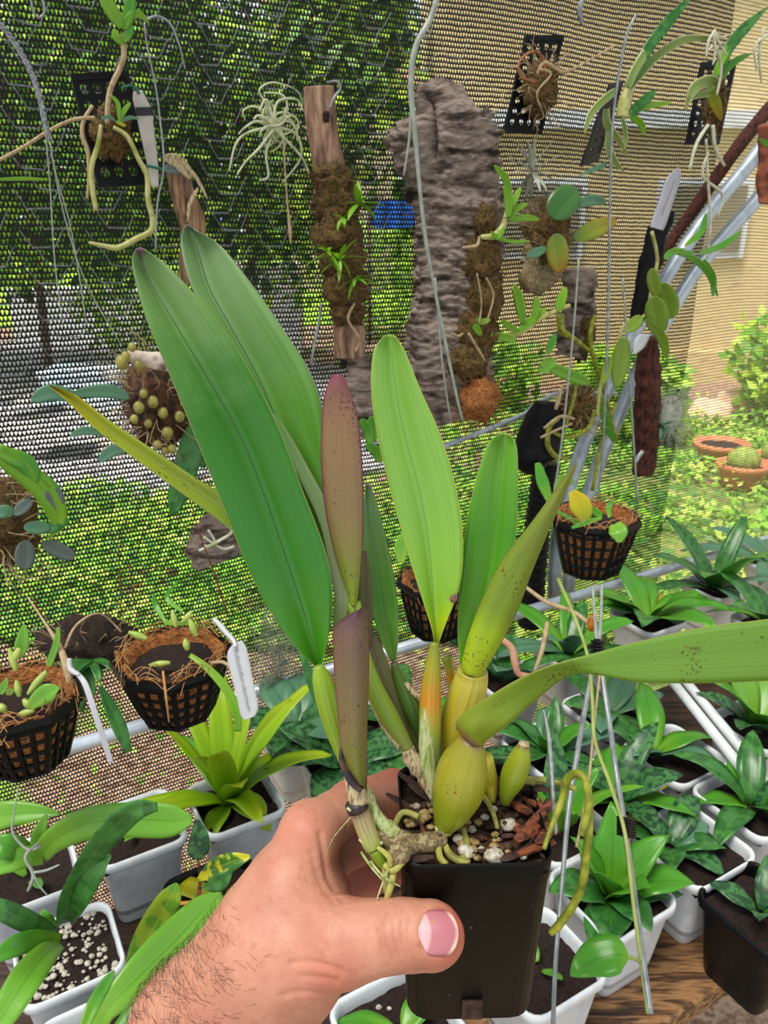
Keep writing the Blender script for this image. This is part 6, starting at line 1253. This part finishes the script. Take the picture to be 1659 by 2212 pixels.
MB().add([(.3, 8.5, 4.4), (8.6, 8.5, 4.4), (8.6, 12, 6), (.3, 12, 6), (.3, 8.5, 4.5), (8.6, 8.5, 4.5), (8.6, 12, 6.1), (.3, 12, 6.1)], [(0, 1, 2, 3), (4, 7, 6, 5), (0, 4, 5, 1), (1, 5, 6, 2), (2, 6, 7, 3), (3, 7, 4, 0)]).build('roof', m_roof, e, smooth=False)
m_pale = pm('pale_board', ['#9a8a78', '#c2b29c'], 3, .8, .2)
e = thing('garden_shed', (-.3, 19, 0), 'distant shed with a pink sloping roof behind the mossy log', 'shed')
bx('wall', -2.2, .2, 19, 21, 0, 4.3, m_pale)
MB().add([(-2.6, 18.8, 6.2), (1.1, 18.8, 4.5), (1.1, 21, 4.5), (-2.6, 21, 6.2), (-2.6, 18.8, 6.5), (1.1, 18.8, 4.8), (1.1, 21, 4.8), (-2.6, 21, 6.5)], [(0, 1, 2, 3), (4, 7, 6, 5), (0, 4, 5, 1), (1, 5, 6, 2), (2, 6, 7, 3), (3, 7, 4, 0)]).build('roof', m_roof, e, smooth=False)
m_wb = pm('white_box', ['#d9dadd', '#f3f3f4'], 3, .6, .1)
def boxthing(nm, c, sz, m, lb, cat): 
    e_ = thing(nm, c, lb, cat); mb = MB(); mb.box(V(c)+V((0, 0, sz[2]/2)), sz); mb.build('body', m, e_, smooth=False); MB().box(V(c)+V((0, 0, sz[2]+.02)), (sz[0]*1.05, sz[1]*1.05, .05)).build('lid', m, e_, smooth=False); return e_
boxthing('storage_box', (-1.62, 10.9, .03), (.95, .7, 1.15), m_wb, 'white storage box beyond the net, beside the tallest leaf', 'box')
boxthing('storage_box', (-4.6, 12.1, .03), (2.0, .6, .75), m_wb, 'long low white box far behind the net at the left edge', 'box')
boxthing('water_tub', (-2.95, 7.6, .03), (.75, .5, .28), pm('pale_blue', ['#b9cfe0', '#dde9f2'], 3, .5, 0), 'pale blue tub on the gravel beyond the net, left', 'tub')
m_blue = pm('blue_tarp', ['#0f4fc0', '#1c6ae0', '#2a86f0'], 5, .5, .3, .01)
for i, (x, y, z, w_, h_, lb) in enumerate([(.12, 12, 1.72, .68, .34, 'blue tarpaulin draped on posts between the mossy log and the cork slab'), (-2.5, 12.5, 1.62, .28, .2, 'small blue cloth on a post seen through the net right of the driftwood')]):
    e = thing('blue_tarp', (x, y, 0), lb, 'tarpaulin'); G = 14
    vs_ = [V((x+(i_/(G-1)-.5)*w_, y+.05*math.sin(i_*1.4), z+h_*(j/(G-1))-.05*math.sin(PI*i_/(G-1))*(1-j/(G-1)))) for i_ in range(G) for j in range(G)]
    MB().add(vs_+[v_+V((0, .02, 0)) for v_ in vs_], [(a*G+b+o_, (a+1)*G+b+o_, (a+1)*G+b+1+o_, a*G+b+1+o_) for o_ in (0, G*G) for a in range(G-1) for b in range(G-1)]).build('cloth', m_blue, e)
    for s_ in (-1, 1): MB().tube([V((x+s_*w_/2, y, 0)), V((x+s_*w_/2, y, z+h_))], .025, 8).build('post', m_br, e)
# clay pots and cactus, stones
m_clay = pm('terracotta', ['#b8623c', '#d88a60', '#c4734a'], 9, .8, .3, .004); m_cact = pm('cactus_flesh', ['#5c7a30', '#a3b04c'], 30, .7, .6, .004)
def claypot(px, py, R, lb, cactus=True):
    c = onz(px, py, .20); e = thing('clay_pot', (c.x, c.y, .04), lb, 'potted plant'); z0_ = .20
    prof = [(.62, -.16), (.70, -.15), (.9, -.04), (1.0, -.04), (1.03, 0), (.98, .004), (.9, 0), (.86, -.03), (.02, -.035)]
    MB().loft([[V((c.x+math.cos(a*PI/12)*R*k, c.y+math.sin(a*PI/12)*R*k, z0_+dz)) for a in range(24)] for k, dz in prof]).build('pot', m_clay, e)
    MB().ell(V((c.x, c.y, z0_-.03)), (R*.85, R*.85, .012), .2, 20).build('soil', m_soil, e)
    if cactus:
        mb = MB(); rg = []
        for i in range(14):
            th = PI*i/13; rg.append([V((c.x+math.cos(a*PI/20)*R*.6*math.sin(th)*(1+.1*math.cos(a*PI/20*12)), c.y+math.sin(a*PI/20)*R*.6*math.sin(th)*(1+.1*math.cos(a*PI/20*12)), z0_+.02+R*.55*math.cos(th))) for a in range(40)])
        mb.loft(rg).build('cactus', m_cact, e)
claypot(1606, 1000, .16, 'clay pot with a round ribbed cactus beyond the net at the right'); claypot(1680, 985, .16, 'clay pot at the right edge behind the cactus pot'); claypot(1560, 955, .19, 'wide shallow clay pot behind the cactus pot to its left', False)
m_stone = pm('pinkish_stone', ['#a8806a', '#e0c0a4', '#c99a80'], 8, .9, .6, .01)
for i, (px, py, r_, lb) in enumerate([(1535, 905, .17, 'pinkish stone left in the row behind the clay pots'), (1600, 890, .22, 'largest pinkish stone behind the cactus pot'), (1655, 865, .16, 'pale stone at the right edge behind the clay pots')]):
    c = onz(px, py, .06); tag(MB().ell(V((c.x, c.y, .1)), (r_*1.3, r_, r_*.75), .3, 3, 20, 12).build('garden_stone', m_stone), lb, 'stone')
# second, pale net right of the pipes
e = thing('grass_leaf', hn(60, 388, .12), 'thin bright green leaf blade poking in at the left edge below the tan root', 'leaf')
hleaf('blade', [(106, 388), (50, 386), (-15, 388)], 4, VB, e, .12)
# ---------------------------------------------------------------- groups of like things
GR_ = {'hanging_basket': 'black baskets hanging in front of the net', 'hanging_wire': 'thin wires hanging around the bench', 'bench_board': 'boards of the bench', 'garden_tree': 'trees beyond the net', 'garden_shrub': 'shrubs beyond the net',
       'garden_hedge': 'hedge stretches at the far end of the garden', 'clay_pot': 'clay pots in the garden', 'garden_stone': 'stones behind the clay pots', 'plant_tag': 'plastic plant tags', 'cross_rail': 'twin white rails across the bench', 'frame_pipe': 'curved frame pipes',
       'mounted_orchid': 'orchids mounted in front of the net', 'air_plant': 'air plants hung on the net', 'blue_tarp': 'blue cloths beyond the net', 'shade_net': 'shade net panels', 'storage_box': 'white boxes in the garden', 'weeds': 'weeds behind the bench', 'ground_cover': 'ground plants beyond the net'}
for o in list(bpy.data.objects):
    if o.parent is None and o.get('category') and not o.get('group'):
        b = o.name.split('.')[0]
        if b in GR_: o['group'] = GR_[b]
        elif b == 'potted_orchid' and o['label'].startswith('white pot'): o['group'] = 'plants in white pots on the bench'
        elif b == 'potted_orchid' and o['label'].startswith('black'): o['group'] = 'plants in black pots on the bench'
